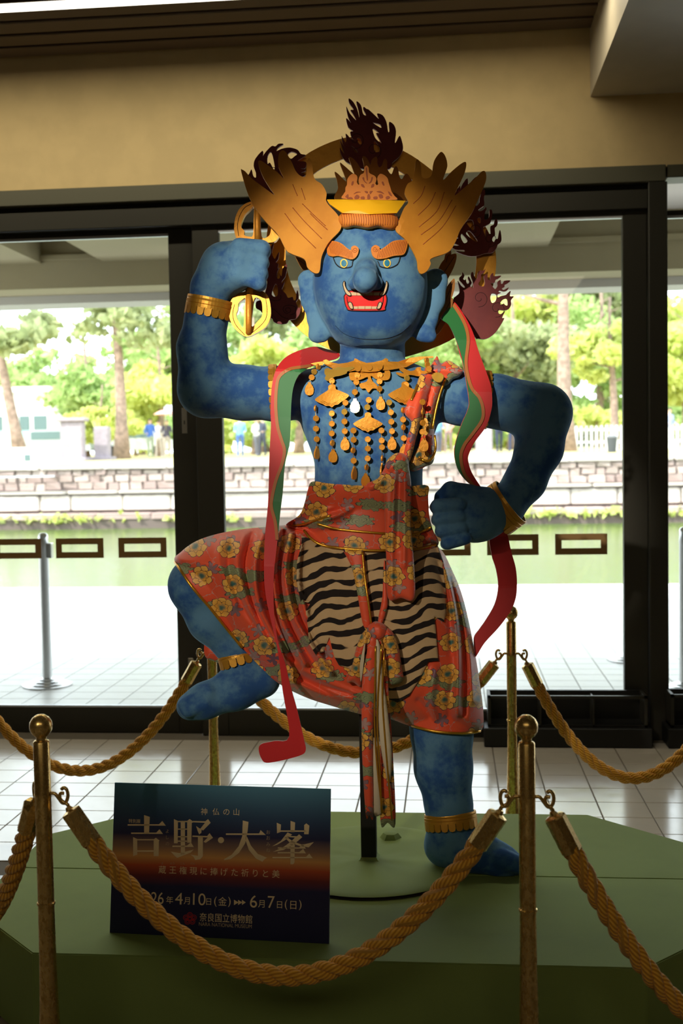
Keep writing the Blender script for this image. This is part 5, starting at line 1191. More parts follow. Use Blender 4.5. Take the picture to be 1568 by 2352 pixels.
kt, _ = puffy('sash_tail', KT, kt_base, 0.012, 14, [([(912, 1050), (905, 1120), (900, 1250), (900, 1370)], 0.012, 4), ([(930, 1060), (930, 1150), (928, 1300)], 0.010, 5), ([(918, 1060), (916, 1130), (912, 1260)], -0.014, 4)], 0.014, step=4)
puffy('sash_knot', [(884, 1080), (890, 1056), (912, 1040), (934, 1048), (938, 1072), (920, 1090), (898, 1096)], 3.262, 0.026, 16, [([(890, 1080), (915, 1060), (932, 1052)], 0.008, 5)], 0.05, parent=kt)
puffy('sash_band', [(842, 1112), (868, 1098), (886, 1072), (898, 1080), (890, 1104), (866, 1126), (848, 1130)], 3.275, 0.016, 10, [([(850, 1120), (892, 1085)], 0.006, 5)], 0.03, parent=kt)
# tie in front of the tiger skirt
tie_base = lambda off: (lambda x, y: tr_front(x, y)-off)
tie, _ = puffy('hip_tie', [(788, 1262), (812, 1264), (834, 1266), (842, 1330), (852, 1420), (845, 1448), (832, 1430), (818, 1350), (806, 1300)], tie_base(0.018), 0.008, 12, (), 0.01, step=7)
puffy('tie_strip', [(884, 1290), (890, 1374), (888, 1400), (874, 1440), (868, 1425), (878, 1370), (880, 1310)], tie_base(0.018), 0.006, 6, (), 0.01, parent=tie)
trim('gold_piping', [(832, 1267), (838, 1330), (848, 1400), (852, 1432)], tie_base(0.026), 0.0035, tie)
KN = [(842, 1452), (848, 1436), (864, 1428), (884, 1436), (890, 1452), (880, 1470), (858, 1472)]
puffy('tie_knot', KN, tie_base(0.03), 0.028, 16, [([(850, 1436), (862, 1468)], 0.006, 4), ([(870, 1432), (872, 1468)], 0.006, 4)], 0.04, parent=tie)
puffy('bow_loop', [(846, 1446), (832, 1456), (818, 1490), (806, 1540), (796, 1566), (812, 1568), (830, 1578), (834, 1540), (838, 1500), (852, 1466)], tie_base(0.03), 0.018, 14, [([(842, 1460), (824, 1510), (812, 1560)], 0.006, 5)], 0.02, parent=tie)
puffy('bow_loop', [(884, 1444), (900, 1450), (914, 1480), (922, 1530), (926, 1562), (908, 1572), (892, 1568), (886, 1520), (878, 1480), (876, 1460)], tie_base(0.03), 0.018, 14, [([(888, 1456), (904, 1510), (914, 1560)], 0.006, 5)], 0.02, parent=tie)
plate('bow_lining', [(838, 1478), (832, 1496), (826, 1530), (828, 1566), (833, 1540), (836, 1510)], tie_base(0.054), 0.004, [M['lining'], M['gold_trim']], tie, 6)
tl_base = lambda x, y: np.interp(np.asarray(y, float), [1460, 1620, 1900], [3.215, 3.23, 3.27])
tl, tl_f = puffy('tie_tail', [(846, 1466), (842, 1500), (832, 1560), (830, 1642), (832, 1751), (840, 1873), (848, 1872), (857, 1876), (856, 1751), (858, 1642), (866, 1560), (866, 1470)], tl_base, 0.008, 10, [([(850, 1500), (845, 1700), (848, 1860)], 0.005, 5)], 0.006)
puffy('tie_tail', [(872, 1466), (884, 1500), (890, 1560), (897, 1655), (903, 1751), (908, 1892), (890, 1890), (874, 1892), (872, 1760), (876, 1650), (872, 1560), (866, 1500)], lambda x, y: tl_base(x, y)+0.012, 0.006, 10, (), 0.006)
ln_, _ = puffy('tail_lining', [(862, 1480), (872, 1482), (880, 1560), (892, 1650), (900, 1740), (894, 1800), (884, 1770), (872, 1700), (864, 1600)], lambda x, y: tl_base(x, y)-0.004, 0.006, 10, (), 0.006, [M['lining'], M['lining']])
puffy('tail_lining', [(856, 1700), (866, 1720), (876, 1850), (872, 1872), (858, 1868), (856, 1800)], lambda x, y: tl_base(x, y)+0.004, 0.004, 8, (), 0.005, [M['lining'], M['lining']])
strip_lines('gold_piping', [[(862, 1484), (861, 1560), (860, 1660), (866, 1760), (878, 1868)], [(876, 1484), (870, 1560), (866, 1660), (872, 1770), (876, 1866)], [(882, 1500), (878, 1600), (886, 1720), (900, 1884)]], lambda x, y: tl_base(x, y)-0.008, 0.0028, M['gold_trim'], tl, 0.002, 6)

# ------------------------------------------------------------------ ribbons of painted board
def ribbon(name, outline, green, tanline, depth, tw=0.0042):
    r = plate(name, outline, depth, 0.008, [M['red'], M['pink_edge']], fig, 6, True, 4, sm=False)
    if green: plate('green_field', green, lambda x, y: depth(x, y)-0.003, 0.0026, [M['greenr'], M['greenr']], r, 6, True, 4)
    if tanline:
        c = catmull(tanline, 6, False); t = np.gradient(c, axis=0); t /= np.linalg.norm(t, axis=1)[:, None]; nrm = np.stack([-t[:, 1], t[:, 0]], 1)
        lo = [tuple(p) for p in c-nrm*3.6]; hi = [tuple(p) for p in c+nrm*3.6][::-1]
        plate('tan_stripe', lo+hi, lambda x, y: depth(x, y)-0.0045, 0.004, [M['tan'], M['tan']], r, 6, False)
    return r
LD = lambda x, y: np.interp(np.asarray(y, float)-0.9*np.maximum(np.asarray(x, float)-690, 0), [735, 800, 850, 960, 1150, 1300, 1500, 1750], [3.50, 3.40, 3.325, 3.325, 3.30, 3.24, 3.24, 3.30])
LO = [(779, 812), (745, 800), (721, 796), (692, 803), (664, 815), (645, 831), (632, 853), (624, 888), (621, 939), (622, 978), (619, 1035), (617, 1100), (615, 1160), (608, 1236), (606, 1320), (611, 1375), (621, 1421), (638, 1497), (649, 1587), (664, 1691), (630, 1702), (600, 1709), (594, 1722), (600, 1742), (612, 1752), (650, 1746), (692, 1734), (702, 1722), (698, 1699), (683, 1634), (666, 1573), (655, 1525), (638, 1472), (629, 1404), (629, 1320), (636, 1250), (643, 1180), (649, 1130), (654, 1067), (664, 1022), (667, 971), (669, 923), (673, 888), (686, 862), (705, 846), (740, 832), (772, 824)]
LG = [(704, 847), (686, 861), (674, 888), (669, 923), (667, 971), (664, 1022), (654, 1067), (649, 1130), (643, 1180), (637, 1238), (633, 1200), (625, 1160), (630, 1114), (648, 1067), (653, 1035), (646, 1010), (638, 978), (634, 933), (636, 888), (643, 866), (664, 851)]
LT = [(714, 840), (690, 843), (664, 848), (642, 864), (635, 888), (633, 933), (637, 978), (646, 1010), (653, 1035), (647, 1067), (634, 1102), (625, 1140), (623, 1165), (632, 1200), (636, 1240)]
ribbon('ribbon', LO, LG, LT, LD)
RD = lambda x, y: np.interp(np.asarray(y, float), [690, 780, 900, 1000, 1134, 1230, 1350, 1500], [3.49, 3.40, 3.34, 3.34, 3.365, 3.46, 3.47, 3.42])
RO = [(1038, 692), (1050, 701), (1070, 731), (1086, 764), (1099, 807), (1116, 853), (1127, 886), (1130, 916), (1128, 942), (1116, 979), (1090, 1015), (1077, 1042), (1075, 1058), (1083, 1085), (1104, 1118), (1117, 1134), (1093, 1122), (1067, 1101), (1050, 1075), (1043, 1044), (1046, 1015), (1060, 972), (1073, 942), (1076, 916), (1063, 837), (1056, 815), (1046, 778), (1030, 745), (1012, 730), (1026, 708)]
RG = [(1038, 702), (1055, 726), (1068, 755), (1073, 790), (1068, 830), (1072, 862), (1082, 892), (1100, 914), (1107, 940), (1104, 966), (1082, 997), (1064, 1022), (1056, 1048), (1062, 1080), (1080, 1108), (1067, 1100), (1050, 1075), (1044, 1044), (1047, 1015), (1061, 972), (1074, 942), (1077, 916), (1064, 837), (1047, 780), (1030, 746), (1013, 730)]
RTN = [(1040, 698), (1058, 726), (1070, 752), (1075, 782), (1070, 830), (1074, 862), (1084, 893), (1101, 914), (1109, 940), (1106, 966), (1083, 999), (1066, 1022), (1058, 1048), (1065, 1085), (1084, 1112), (1102, 1126)]
ribbon('ribbon', RO, RG, RTN, RD)
ribbon('ribbon', [(1124, 1232), (1142, 1222), (1162, 1222), (1174, 1268), (1184, 1304), (1187, 1341), (1184, 1374), (1172, 1404), (1146, 1440), (1113, 1476), (1096, 1503), (1091, 1506), (1088, 1466), (1100, 1446), (1116, 1423), (1136, 1387), (1144, 1347), (1139, 1308), (1129, 1275)], None, None, RD)

# ------------------------------------------------------------------ cuffs
M['cuff'] = gold('cuff_gold_card', (206, 150, 52), 0.32, 0.15, 40, 0.6)
def cuff(name, px, py, d, axis_px, R, w, n, plen, tilt=0.0):
    """band round a limb; axis_px points along the limb (pixels), petals on the far end of it"""
    c = P(px, py, d); ax = RT*axis_px[0]-UP*axis_px[1]; ax = ax/np.linalg.norm(ax); ax = ax*math.cos(tilt)-FW*math.sin(tilt)
    rot = Vector(ax).to_track_quat('Z', 'Y').to_matrix().to_4x4(); off = Vector(c)-fig.location
    prof = [(R, -w), (R+0.004, -w), (R+0.0052, -w*0.80), (R+0.0042, -w*0.66), (R+0.0056, -w*0.62), (R+0.0056, -w*0.36), (R+0.0042, -w*0.33), (R+0.0056, -w*0.29), (R+0.0056, 0), (R, 0)]
    V = []; Fc = []; N = 48
    for r, z in prof:
        for k in range(N): V.append((r*math.cos(2*math.pi*k/N), r*math.sin(2*math.pi*k/N), z))
    m = len(prof)
    for i in range(m):
        for k in range(N): Fc.append((i*N+k, i*N+(k+1) % N, ((i+1) % m)*N+(k+1) % N, ((i+1) % m)*N+k))
    band = put(name, mesh_from(V, Fc, False), M['cuff'], fig); band.matrix_local = Matrix.Translation(off) @ rot
    hw = math.pi*R/n*0.98; q = [(-hw, -0.002), (-hw, plen*0.6), (-hw*0.75, plen*0.9), (0, plen), (hw*0.75, plen*0.9), (hw, plen*0.6), (hw, -0.002)]
    v = [(0.003, a, b) for a, b in q]+[(-0.001, a, b) for a, b in q]; k = len(q)
    f = [tuple(range(k)), tuple(range(k, 2*k))[::-1]]+[(i, k+i, k+(i+1) % k, (i+1) % k) for i in range(k)]
    pm = mesh_from(v, f); pm.materials.append(M['cuff'])
    for j in range(n):
        a = 2*math.pi*j/n; o = bpy.data.objects.new('petal', pm); COL.objects.link(o); o.parent = band
        o.matrix_local = Matrix.Rotation(a, 4, 'Z') @ Matrix.Translation((R+0.002, 0, -0.001))
cuff('bracelet', 481, 712, 3.40, (-0.20, 1.0), 0.067, 0.034, 20, 0.024, -0.10)
cuff('bracelet', 1148, 1170, 3.395, (-0.80, 0.60), 0.072, 0.040, 18, 0.026, -0.25)
cuff('anklet', 549, 1512, 3.47, (0.30, 1.0), 0.058, 0.024, 16, 0.026, 0.15)
cuff('anklet', 1035, 1886, 3.45, (0.10, 1.0), 0.074, 0.026, 22, 0.024, 0.16)
cuff('armlet', 630, 904, 3.455, (-1.0, 0.05), 0.083, 0.012, 24, 0.014, 0.0)
cuff('armlet', 1112, 918, 3.475, (1.0, 0.08), 0.084, 0.012, 24, 0.014, 0.0)

# ------------------------------------------------------------------ necklace
nz_ = lambda x, y: (600+0.31888*x, 780+0.31888*y)
nk1 = lambda pts: zc(690, 800, 0.13393, pts); nk2 = lambda pts: zc(860, 800, 0.13393, pts)
S_ch = lambda off: (lambda x, y: np.minimum(surf(bvh_body, x, y, 3.40), 3.40)-off)
GM = [M['gold_matte'], M['gold_trim']]
neck = plate('necklace', nk1([(385, 205), (440, 190), (520, 235), (650, 265), (800, 245), (915, 210), (925, 172), (965, 182), (1000, 205), (1130, 250), (1250, 238), (1400, 205), (1455, 168), (1500, 185), (1500, 225)])+nk2([(400, 230), (600, 165), (760, 142), (1005, 135), (1005, 160), (850, 172), (720, 230), (540, 325), (420, 345), (260, 370), (150, 378)])+nk1([(1400, 372), (1250, 400), (1050, 415), (930, 380), (850, 400), (700, 370), (560, 355), (400, 265)]), S_ch(0.022), 0.009, GM, fig, 6, False)
plate('center_ornament', nk1([(950, 410), (840, 420), (835, 480), (870, 550), (1020, 540), (1150, 490), (1130, 570), (1010, 610), (1040, 690), (1110, 690), (1165, 760), (1230, 690), (1320, 690), (1300, 620), (1230, 560), (1205, 470), (1320, 540), (1500, 540), (1540, 450), (1520, 380), (1440, 370), (1440, 420), (1370, 420), (1340, 400), (1100, 400)]), S_ch(0.016), 0.007, GM, neck, 6, True, 3)
plate('bird_ornament', nk1([(415, 360), (480, 335), (520, 360), (590, 340), (650, 320), (760, 330), (900, 310), (910, 350), (800, 400), (790, 430), (680, 470), (580, 490), (530, 540), (460, 560), (415, 520), (430, 470), (410, 430)]), S_ch(0.026), 0.007, [M['gold_bright'], M['gold_trim']], neck, 6, True, 3)
plate('collar_end', nk1([(170, 260), (290, 235), (385, 225), (385, 290), (250, 295)]), S_ch(0.022), 0.007, GM, neck, 6, False)
plate('branch_ornament', nk2([(420, 340), (480, 330), (560, 370), (620, 390), (690, 370), (720, 330), (790, 325), (800, 380), (900, 390), (980, 400), (860, 440), (760, 480), (610, 455), (500, 490), (390, 450), (375, 410), (500, 430), (440, 380)]), lambda x, y: np.minimum(S_ch(0.02)(x, y), 3.40-0.0012*np.maximum(np.asarray(x)-925, 0)), 0.007, GM, neck, 6, True, 3)
plate('center_bar', nk1([(920, 300), (960, 270), (1100, 275), (1390, 270), (1415, 310), (1400, 350), (1340, 390), (1180, 405), (1040, 395), (960, 370), (925, 340)]), S_ch(0.028), 0.006, GM, neck, 6, True, 3)
for q in ((985, 340, 56), (1180, 330, 50), (1360, 320, 48)):
    cx, cy = nk1([q[:2]])[0]; r = q[2]*0.13393
    plate('boss', [(cx+r*math.cos(a), cy+r*math.sin(a)) for a in np.linspace(0, 2*math.pi, 20, endpoint=False)], S_ch(0.033), 0.005, GM, neck, 0, False)
FAN = [(-120, 25), (-118, 5), (-60, -20), (-30, -50), (-28, -75), (0, -90), (28, -75), (30, -50), (70, -30), (112, -40), (118, -20), (90, 10), (60, 40), (30, 55), (0, 75), (-10, 70), (-40, 60), (-80, 55), (-105, 40)]
FANS = [(-122, 8), (-108, -8), (-60, -35), (-28, -52), (-25, -80), (0, -92), (25, -80), (28, -52), (60, -35), (108, -8), (122, 8), (95, 30), (65, 45), (45, 60), (20, 62), (0, 76), (-20, 62), (-45, 60), (-65, 45), (-95, 30)]
for cx, cy, s, sh in ((508, 412, 1.0, -0.12), (1035, 392, 1.0, 0.0), (767, 602, 0.86, 0.0)):
    pts = [nz_(cx+s*x, cy+s*(y+sh*x)) for x, y in FANS]
    fp = plate('fan_plate', pts, S_ch(0.022), 0.005, GM, neck, 7, True, 3)
    strip_lines('fan_lines', [[nz_(cx+s*x*k, cy+s*(y*k+sh*x*k)) for x, y in FANS[-1:9:-1]] for k in (0.72, 0.86)], S_ch(0.022), 0.0007, M['gold_trim'], fp, 0.0002, 4)
disc_me = lathe_mesh([(0.0, -0.003), (0.0097, -0.003), (0.0102, -0.002), (0.0102, 0.002), (0.0097, 0.003), (0.0, 0.003)], 24, False); disc_me.materials.append(M['gold_matte'])
disc_b = disc_me.copy(); disc_b.materials.clear(); disc_b.materials.append(M['gold_bright'])
def pend_mesh(mat):
    o = [(0.0045, 0.021), (0.0048, 0.016), (0.010, 0.010), (0.0138, 0.001), (0.0142, -0.008), (0.0115, -0.0165), (0.006, -0.020), (0.0, -0.021)]
    pts = o+[(-x, y) for x, y in o[::-1]][1:]; n = len(pts)
    v = [(x, y, 0.0025) for x, y in pts]+[(x, y, -0.0025) for x, y in pts]
    me = mesh_from(v, [tuple(range(n)), tuple(range(n, 2*n))[::-1]]+[(i, n+i, n+(i+1) % n, (i+1) % n) for i in range(n)]); me.materials.append(mat); return me
pm_a, pm_b = pend_mesh(M['gold_matte']), pend_mesh(M['gold_bright'])
CAMROT = Matrix(((RT[0], UP[0], -FW[0]), (RT[1], UP[1], -FW[1]), (RT[2], UP[2], -FW[2]))).to_4x4()
noff = neck.location
def hang(name, me, zx, zy, turn=0.0, nod=0.0, rot=None, off=0.02, s=1.0):
    px, py = nz_(zx, zy); d = S_ch(off)([px], [py])[0]; c = Vector(P(px, py, d))-fig.location
    o = bpy.data.objects.new(name, me); COL.objects.link(o); o.parent = neck
    R_ = rot if rot is not None else CAMROT @ Matrix.Rotation(turn, 4, 'Y') @ Matrix.Rotation(nod, 4, 'X')
    o.matrix_local = Matrix.Translation(c) @ R_ @ Matrix.Scale(s, 4); return o
strands = [
    [(410, 195, .9), (380, 232, .5, 1), (362, 272, .2), ('p', 345, 355, .1)],
    [(508, 298, 0), (502, 345, 0)],
    [(390, 495, 1.25), (393, 568, .4), (393, 642, .3), (398, 717, .5), ('p', 400, 815, 1.0)],
    [(508, 532, -.2), (507, 606, .1), (506, 676, .2), (510, 745, .9), ('p', 515, 838, .3)],
    [(605, 455, .1), (598, 520, 0, 1), (598, 590, .2), (600, 660, .1), ('p', 602, 750, 0)],
    [(690, 258, 0), (683, 307, .1), (673, 378, .2), ('m', 675, 478, 0)],
    [(852, 255, 0), (850, 302, 0), (850, 355, .5), ('p', 858, 460, 0)],
    [(773, 435, 0), (763, 487, 0, 1)],
    [(663, 655, .3), (664, 722, .4), (660, 798, .9), (664, 872, .2), ('p', 668, 962, 1.0)],
    [(766, 718, 0), (766, 785, .2), (765, 856, 0), (757, 920, 1.0), ('p', 750, 1012, .3)],
    [(864, 655, .1), (866, 727, 0), (868, 775, .1), (870, 855, 1.3), ('p', 868, 937, 1.25)],
    [(1048, 277, .5, 1), (1042, 326, 0)],
    [(920, 453, 0, 1), (932, 524, 0), (935, 592, .1), (940, 660, 0), ('p', 940, 748, 0)],
    [(1020, 508, 1.0), (1020, 576, .1), (1022, 632, .9), (1025, 710, 0), ('p', 1027, 800, 0)],
    [(1160, 450, .4), (1163, 520, 1.1), (1163, 600, .5), (1160, 665, 0), ('p', 1170, 758, 0)],
    [(1190, 150, .8), (1195, 180, .6), (1205, 212, .2)],
]
spot_p = np.array(SPOT_P)
for st_ in strands:
    line = []
    for it in st_:
        if it[0] in ('p', 'm'):
            off = 0.02 if it[1] < 1100 else 0.075
            if it[0] == 'm':      # this one happens to mirror the spotlight
                px, py = nz_(it[1], it[2]); c = P(px, py, 3.32); n_ = (spot_p-c)/np.linalg.norm(spot_p-c)+(CAM-c)/np.linalg.norm(CAM-c); n_ /= np.linalg.norm(n_)
                x_ = np.cross([0, 0, 1.0], n_); x_ /= np.linalg.norm(x_); y_ = np.cross(n_, x_)
                rot = Matrix(((x_[0], y_[0], n_[0]), (x_[1], y_[1], n_[1]), (x_[2], y_[2], n_[2]))).to_4x4()
                hang('pendant', pm_b, it[1], it[2], rot=rot, off=0.03, s=0.98)
            else: hang('pendant', pm_a, it[1], it[2], it[3], 0.05, off=off, s=0.92)
            line.append((*nz_(it[1], it[2]-40), off))
        else:
            off = 0.02 if it[0] < 1100 else 0.075
            hang('bead', disc_b if len(it) > 3 else disc_me, it[0], it[1], it[2], 0.08, off=off, s=0.86); line.append((*nz_(it[0], it[1]), off))
    if len(line) > 1:
        q = np.array(line); d = np.array([S_ch(q[i, 2])([q[i, 0]], [q[i, 1]])[0] for i in range(len(q))])
        world_obj('cord', tube_mesh(P(q[:, 0], q[:, 1], d), 0.0009, 5), M['gold_trim'], neck).location = (0, 0, 0)
px, py = 1004, 866; c = Vector(P(px, py, 3.335))-fig.location; o = bpy.data.objects.new('pendant', pm_b); COL.objects.link(o); o.parent = neck
o.matrix_local = Matrix.Translation(c) @ CAMROT @ Matrix.Rotation(1.1, 4, 'Z') @ Matrix.Rotation(-0.5, 4, 'X')

# ------------------------------------------------------------------ ritual sceptre in the raised fist
M['sceptre'] = gold('sceptre_foil', (206, 140, 44), 0.2, 0.12, 30); M['sceptre'].node_tree.nodes['Principled BSDF'].inputs['Metallic'].default_value = 0.55
vj = empty('ritual_sceptre', tuple(P(578, 615, 3.40)), 'golden pronged ritual sceptre gripped in the raised blue fist', 'sceptre')
lo_ = lambda pts: zc(380, 520, 0.22959, pts); hi_ = lambda pts: zc(530, 320, 0.12755, pts)
c1 = plate('prong_cage', [lo_([(645, 770), (690, 695), (780, 655), (900, 638), (985, 655), (1030, 710), (1050, 800), (1050, 900), (1005, 1000), (910, 1065), (820, 1102), (760, 1080), (680, 1005), (638, 900)]), lo_([(728, 770), (762, 735), (800, 722), (790, 850), (778, 1010), (735, 960), (705, 890), (722, 830)]), lo_([(888, 722), (930, 718), (962, 760), (966, 890), (920, 950), (862, 1000), (868, 850)])], 3.37, 0.022, [M['sceptre'], M['sceptre']], vj, 0, True, 4)
c2 = plate('prong_cage', [hi_([(130, 1810), (68, 1690), (60, 1550), (90, 1380), (170, 1230), (300, 1140), (460, 1112), (620, 1140), (760, 1250), (850, 1400), (892, 1560), (885, 1700), (800, 1830), (660, 1860), (300, 1860)]), hi_([(182, 1560), (240, 1380), (330, 1280), (412, 1215), (410, 1450), (398, 1720), (330, 1752), (240, 1722), (242, 1650)]), hi_([(540, 1240), (650, 1300), (722, 1450), (722, 1620), (680, 1742), (550, 1742)])], 3.42, 0.022, [M['sceptre'], M['sceptre']], vj, 0, True, 4)
for (cx, cy, ry, rx, d, nm) in ((571, 722, 44, 0.035, 3.381, 'cross_prong'), (591, 514, 44, 0.035, 3.431, 'cross_prong')):
    a = np.linspace(0, 2*math.pi, 33); pts = np.array([P(cx, cy+ry*math.sin(q), d+rx*math.cos(q)) for q in a])
    world_obj(nm, tube_mesh(pts, 0.009, 10, True), M['gold_matte'], vj)
world_obj('shaft', tube_mesh([P(574, 680, 3.382), P(579, 640, 3.39), P(585, 590, 3.41), P(590, 555, 3.43)], [0.016, 0.018, 0.018, 0.016], 12), M['sceptre'], vj)
strip_lines('groove', [lo_([(690, 780), (672, 880), (700, 980), (790, 1085)]), lo_([(1000, 700), (1015, 860), (980, 960), (860, 1070)]), lo_([(842, 720), (834, 880), (826, 1080)])], 3.37, 0.0009, M['maroon_line'], c1, 0.0002, 4)
strip_lines('groove', [hi_([(360, 1165), (240, 1240), (150, 1400), (120, 1560), (140, 1740)]), hi_([(478, 1260), (470, 1500), (450, 1760)])], 3.42, 0.0009, M['maroon_line'], c2, 0.0002, 4)

# ================================================================== poster board
BL = PZ(252, 2142, PH+0.001); BR = PZ(755, 2168, PH+0.001)
W = float(np.linalg.norm(BR-BL)); ux = (BR-BL)/W; back = np.array([-ux[1], ux[0], 0.0]); H = W*0.420/0.594
best = None
for Hs in np.linspace(0.9, 1.1, 41):
    for ln in np.linspace(-0.1, 0.5, 61):
        up_ = np.array([0, 0, math.cos(ln)])+back*math.sin(ln); e_ = 0
        for cpt_, tgt in ((BL, (265, 1798)), (BR, (757, 1812))):
            v = cpt_+up_*H*Hs-CAM; z = v@FW; e_ += (CX+F*(v@RT)/z-tgt[0])**2+(CY-F*(v@UP)/z-tgt[1])**2
        if best is None or e_ < best[0]: best = (e_, Hs, ln)
H *= best[1]; uy = np.array([0, 0, math.cos(best[2])])+back*math.sin(best[2]); un = np.cross(ux, uy)
bd = empty('poster_board', tuple((BL+BR)/2), 'dark blue exhibition poster board with an orange glow band standing on the platform', 'sign')
BM = Matrix(((ux[0], uy[0], un[0], 0), (ux[1], uy[1], un[1], 0), (ux[2], uy[2], un[2], 0), (0, 0, 0, 1)))   # local: x along, y up, z to the viewer
def poster():
    t = NT('poster_print'); sp = t.n('ShaderNodeSeparateXYZ'); t.l(t.n('ShaderNodeTexCoord').outputs['Generated'], sp.inputs[0])
    v = t.math('ADD', sp.outputs[1], t.math('MULTIPLY', t.noise(t.coord('Object'), 3, 2), 0.03))
    c = t.ramp(v, [(0.0, lin((24, 30, 66))), (0.34, lin((38, 42, 84))), (0.41, lin((120, 50, 52))), (0.475, lin((206, 92, 54))), (0.535, lin((236, 176, 104))), (0.60, lin((160, 128, 108))), (0.68, lin((46, 50, 92))), (0.80, lin((46, 76, 112))), (1.0, lin((62, 116, 140)))])
    t.bsdf(c, 0.38, 0, 0.4); return t.m
board = put('board', box_mesh((-W/2, W/2, 0.0, H, -0.007, 0.0)), poster(), bd); board.matrix_local = BM
M['print'] = simple('cream_print', (244, 222, 176), 0.6); M['print_dim'] = simple('faint_print', (196, 174, 140), 0.6); M['print_red'] = simple('red_print', (190, 34, 44), 0.6)
M['prop'] = simple('card_strut', (60, 60, 62), 0.8)
st2 = put('strut', box_mesh((-0.05, 0.05, 0.0, H*0.6, -0.010, -0.0072)), M['prop'], bd); st2.matrix_local = BM
TLp, TRp, BRp, BLp = (265, 1798), (757, 1812), (755, 2168), (252, 2142)
# poster coordinates of a pixel of the photograph (projective)
src = np.array([(-W/2, 0), (W/2, 0), (W/2, H), (-W/2, H)]); dst = np.array([BLp, BRp, TRp, TLp], float); A = []; bb = []
for (x, y), (u, v) in zip(dst, src):
    A.append([x, y, 1, 0, 0, 0, -u*x, -u*y]); bb.append(u); A.append([0, 0, 0, x, y, 1, -v*x, -v*y]); bb.append(v)
hm = np.append(np.linalg.solve(np.array(A), np.array(bb)), 1).reshape(3, 3)
def PB(zx, zy):
    q = hm @ np.array([230+0.35077*zx, 1780+0.35077*zy, 1.0]); return q[0]/q[2], q[1]/q[2]
PSC = W/503*0.35077           # metres per zoomed pixel
def flat(name, polys, mat):
    V = []; Fc = []
    for pl_ in polys:
        p2 = np.array([PB(*q) for q in pl_]); r = delaunay_2d_cdt([Vector(p) for p in p2], [(i, (i+1) % len(p2)) for i in range(len(p2))], [], 1, 1e-7); b = len(V)
        V += [(p.x, p.y, 0.0006) for p in r[0]]; Fc += [tuple(b+i for i in t) for t in r[2]]
    o = put(name, mesh_from(V, Fc), mat, board); return o
def hbar(x0, x1, y0, y1, pk): return [(x0, y0), (x1-45, y0), (pk, y0-22), (x1, y1+2), (x1-4, y1), (x0, y1)]
KICHI = [hbar(183, 432, 322, 331, 408), [(290, 262), (327, 274), (322, 384), (290, 384)], hbar(205, 414, 376, 385, 390), [(218, 406), (245, 418), (245, 520), (218, 530)], [(240, 419), (358, 419), (358, 427), (240, 427)], [(352, 420), (366, 410), (391, 428), (386, 432), (384, 530), (352, 530)], [(240, 492), (358, 492), (358, 502), (240, 502)]]
NO = [[(484, 288), (510, 300), (508, 446), (484, 446)], [(505, 300), (578, 300), (578, 308), (505, 308)], [(570, 300), (586, 287), (613, 307), (600, 313), (597, 442), (570, 442)], [(505, 350), (575, 350), (575, 357), (505, 357)], [(505, 400), (575, 400), (575, 407), (505, 407)], [(505, 428), (575, 428), (575, 436), (505, 436)], [(528, 302), (556, 302), (556, 518), (528, 518)], hbar(474, 614, 461, 470, 594), [(463, 500), (520, 510), (612, 487), (592, 507), (505, 541), (488, 528)],
      [(608, 300), (688, 302), (706, 288), (723, 312), (674, 362), (654, 352), (686, 312), (608, 309)], [(628, 333), (664, 358), (662, 378), (648, 388), (640, 370)], [(604, 395), (700, 398), (716, 379), (738, 410), (690, 443), (676, 436), (704, 408), (604, 404)], [(640, 402), (672, 402), (672, 530), (655, 550), (622, 555), (612, 535), (592, 520), (640, 528)]]
DAI = [hbar(822, 1084, 381, 391, 1048), [(932, 297), (969, 306), (964, 365), (948, 445), (908, 508), (855, 548), (811, 556), (811, 549), (860, 520), (905, 465), (928, 400)], [(955, 392), (985, 460), (1030, 515), (1091, 540), (1076, 548), (1060, 566), (1018, 545), (972, 490), (948, 420)]]
MINE = [[(1243, 299), (1273, 309), (1270, 372), (1243, 372)], [(1153, 311), (1181, 323), (1178, 372), (1155, 380)], [(1332, 326), (1346, 315), (1366, 330), (1361, 386), (1332, 386)], [(1170, 361), (1340, 361), (1340, 370), (1170, 370)], [(1224, 374), (1254, 388), (1212, 422), (1155, 456), (1122, 466), (1180, 430)], [(1222, 397), (1285, 399), (1299, 386), (1320, 405), (1262, 456), (1195, 490), (1128, 502), (1200, 468), (1248, 432), (1272, 408), (1222, 405)], [(1203, 405), (1215, 402), (1258, 432), (1320, 455), (1396, 437), (1362, 472), (1300, 462), (1235, 438)],
        hbar(1160, 1345, 472, 480, 1325), hbar(1160, 1345, 503, 511, 1326), hbar(1126, 1390, 534, 543, 1366), [(1243, 448), (1271, 454), (1270, 570), (1262, 582), (1243, 582)]]
for nm, pl_ in (('title_character', KICHI), ('title_character', NO), ('title_character', DAI), ('title_character', MINE), ('title_dot', [[(790+20*math.cos(a), 425+20*math.sin(a)) for a in np.linspace(0, 2*math.pi, 24, endpoint=False)]])):
    flat(nm, pl_, M['print'])
flat('arrow', [[(875, 815), (905, 833), (875, 851)]], M['print']); flat('arrow', [[(902, 816), (930, 833), (902, 850)]], M['print']); flat('arrow', [[(927, 816), (952, 833), (927, 850)]], M['print'])
_tc = {}
def text_mesh(s):
    if s in _tc: return _tc[s]
    cu = bpy.data.curves.new('t', 'FONT'); cu.body = s; cu.size = 1.0; o = bpy.data.objects.new('t', cu); COL.objects.link(o)
    dg = bpy.context.evaluated_depsgraph_get(); me = bpy.data.meshes.new_from_object(o.evaluated_get(dg)); bpy.data.objects.remove(o)
    _tc[s] = me; return me
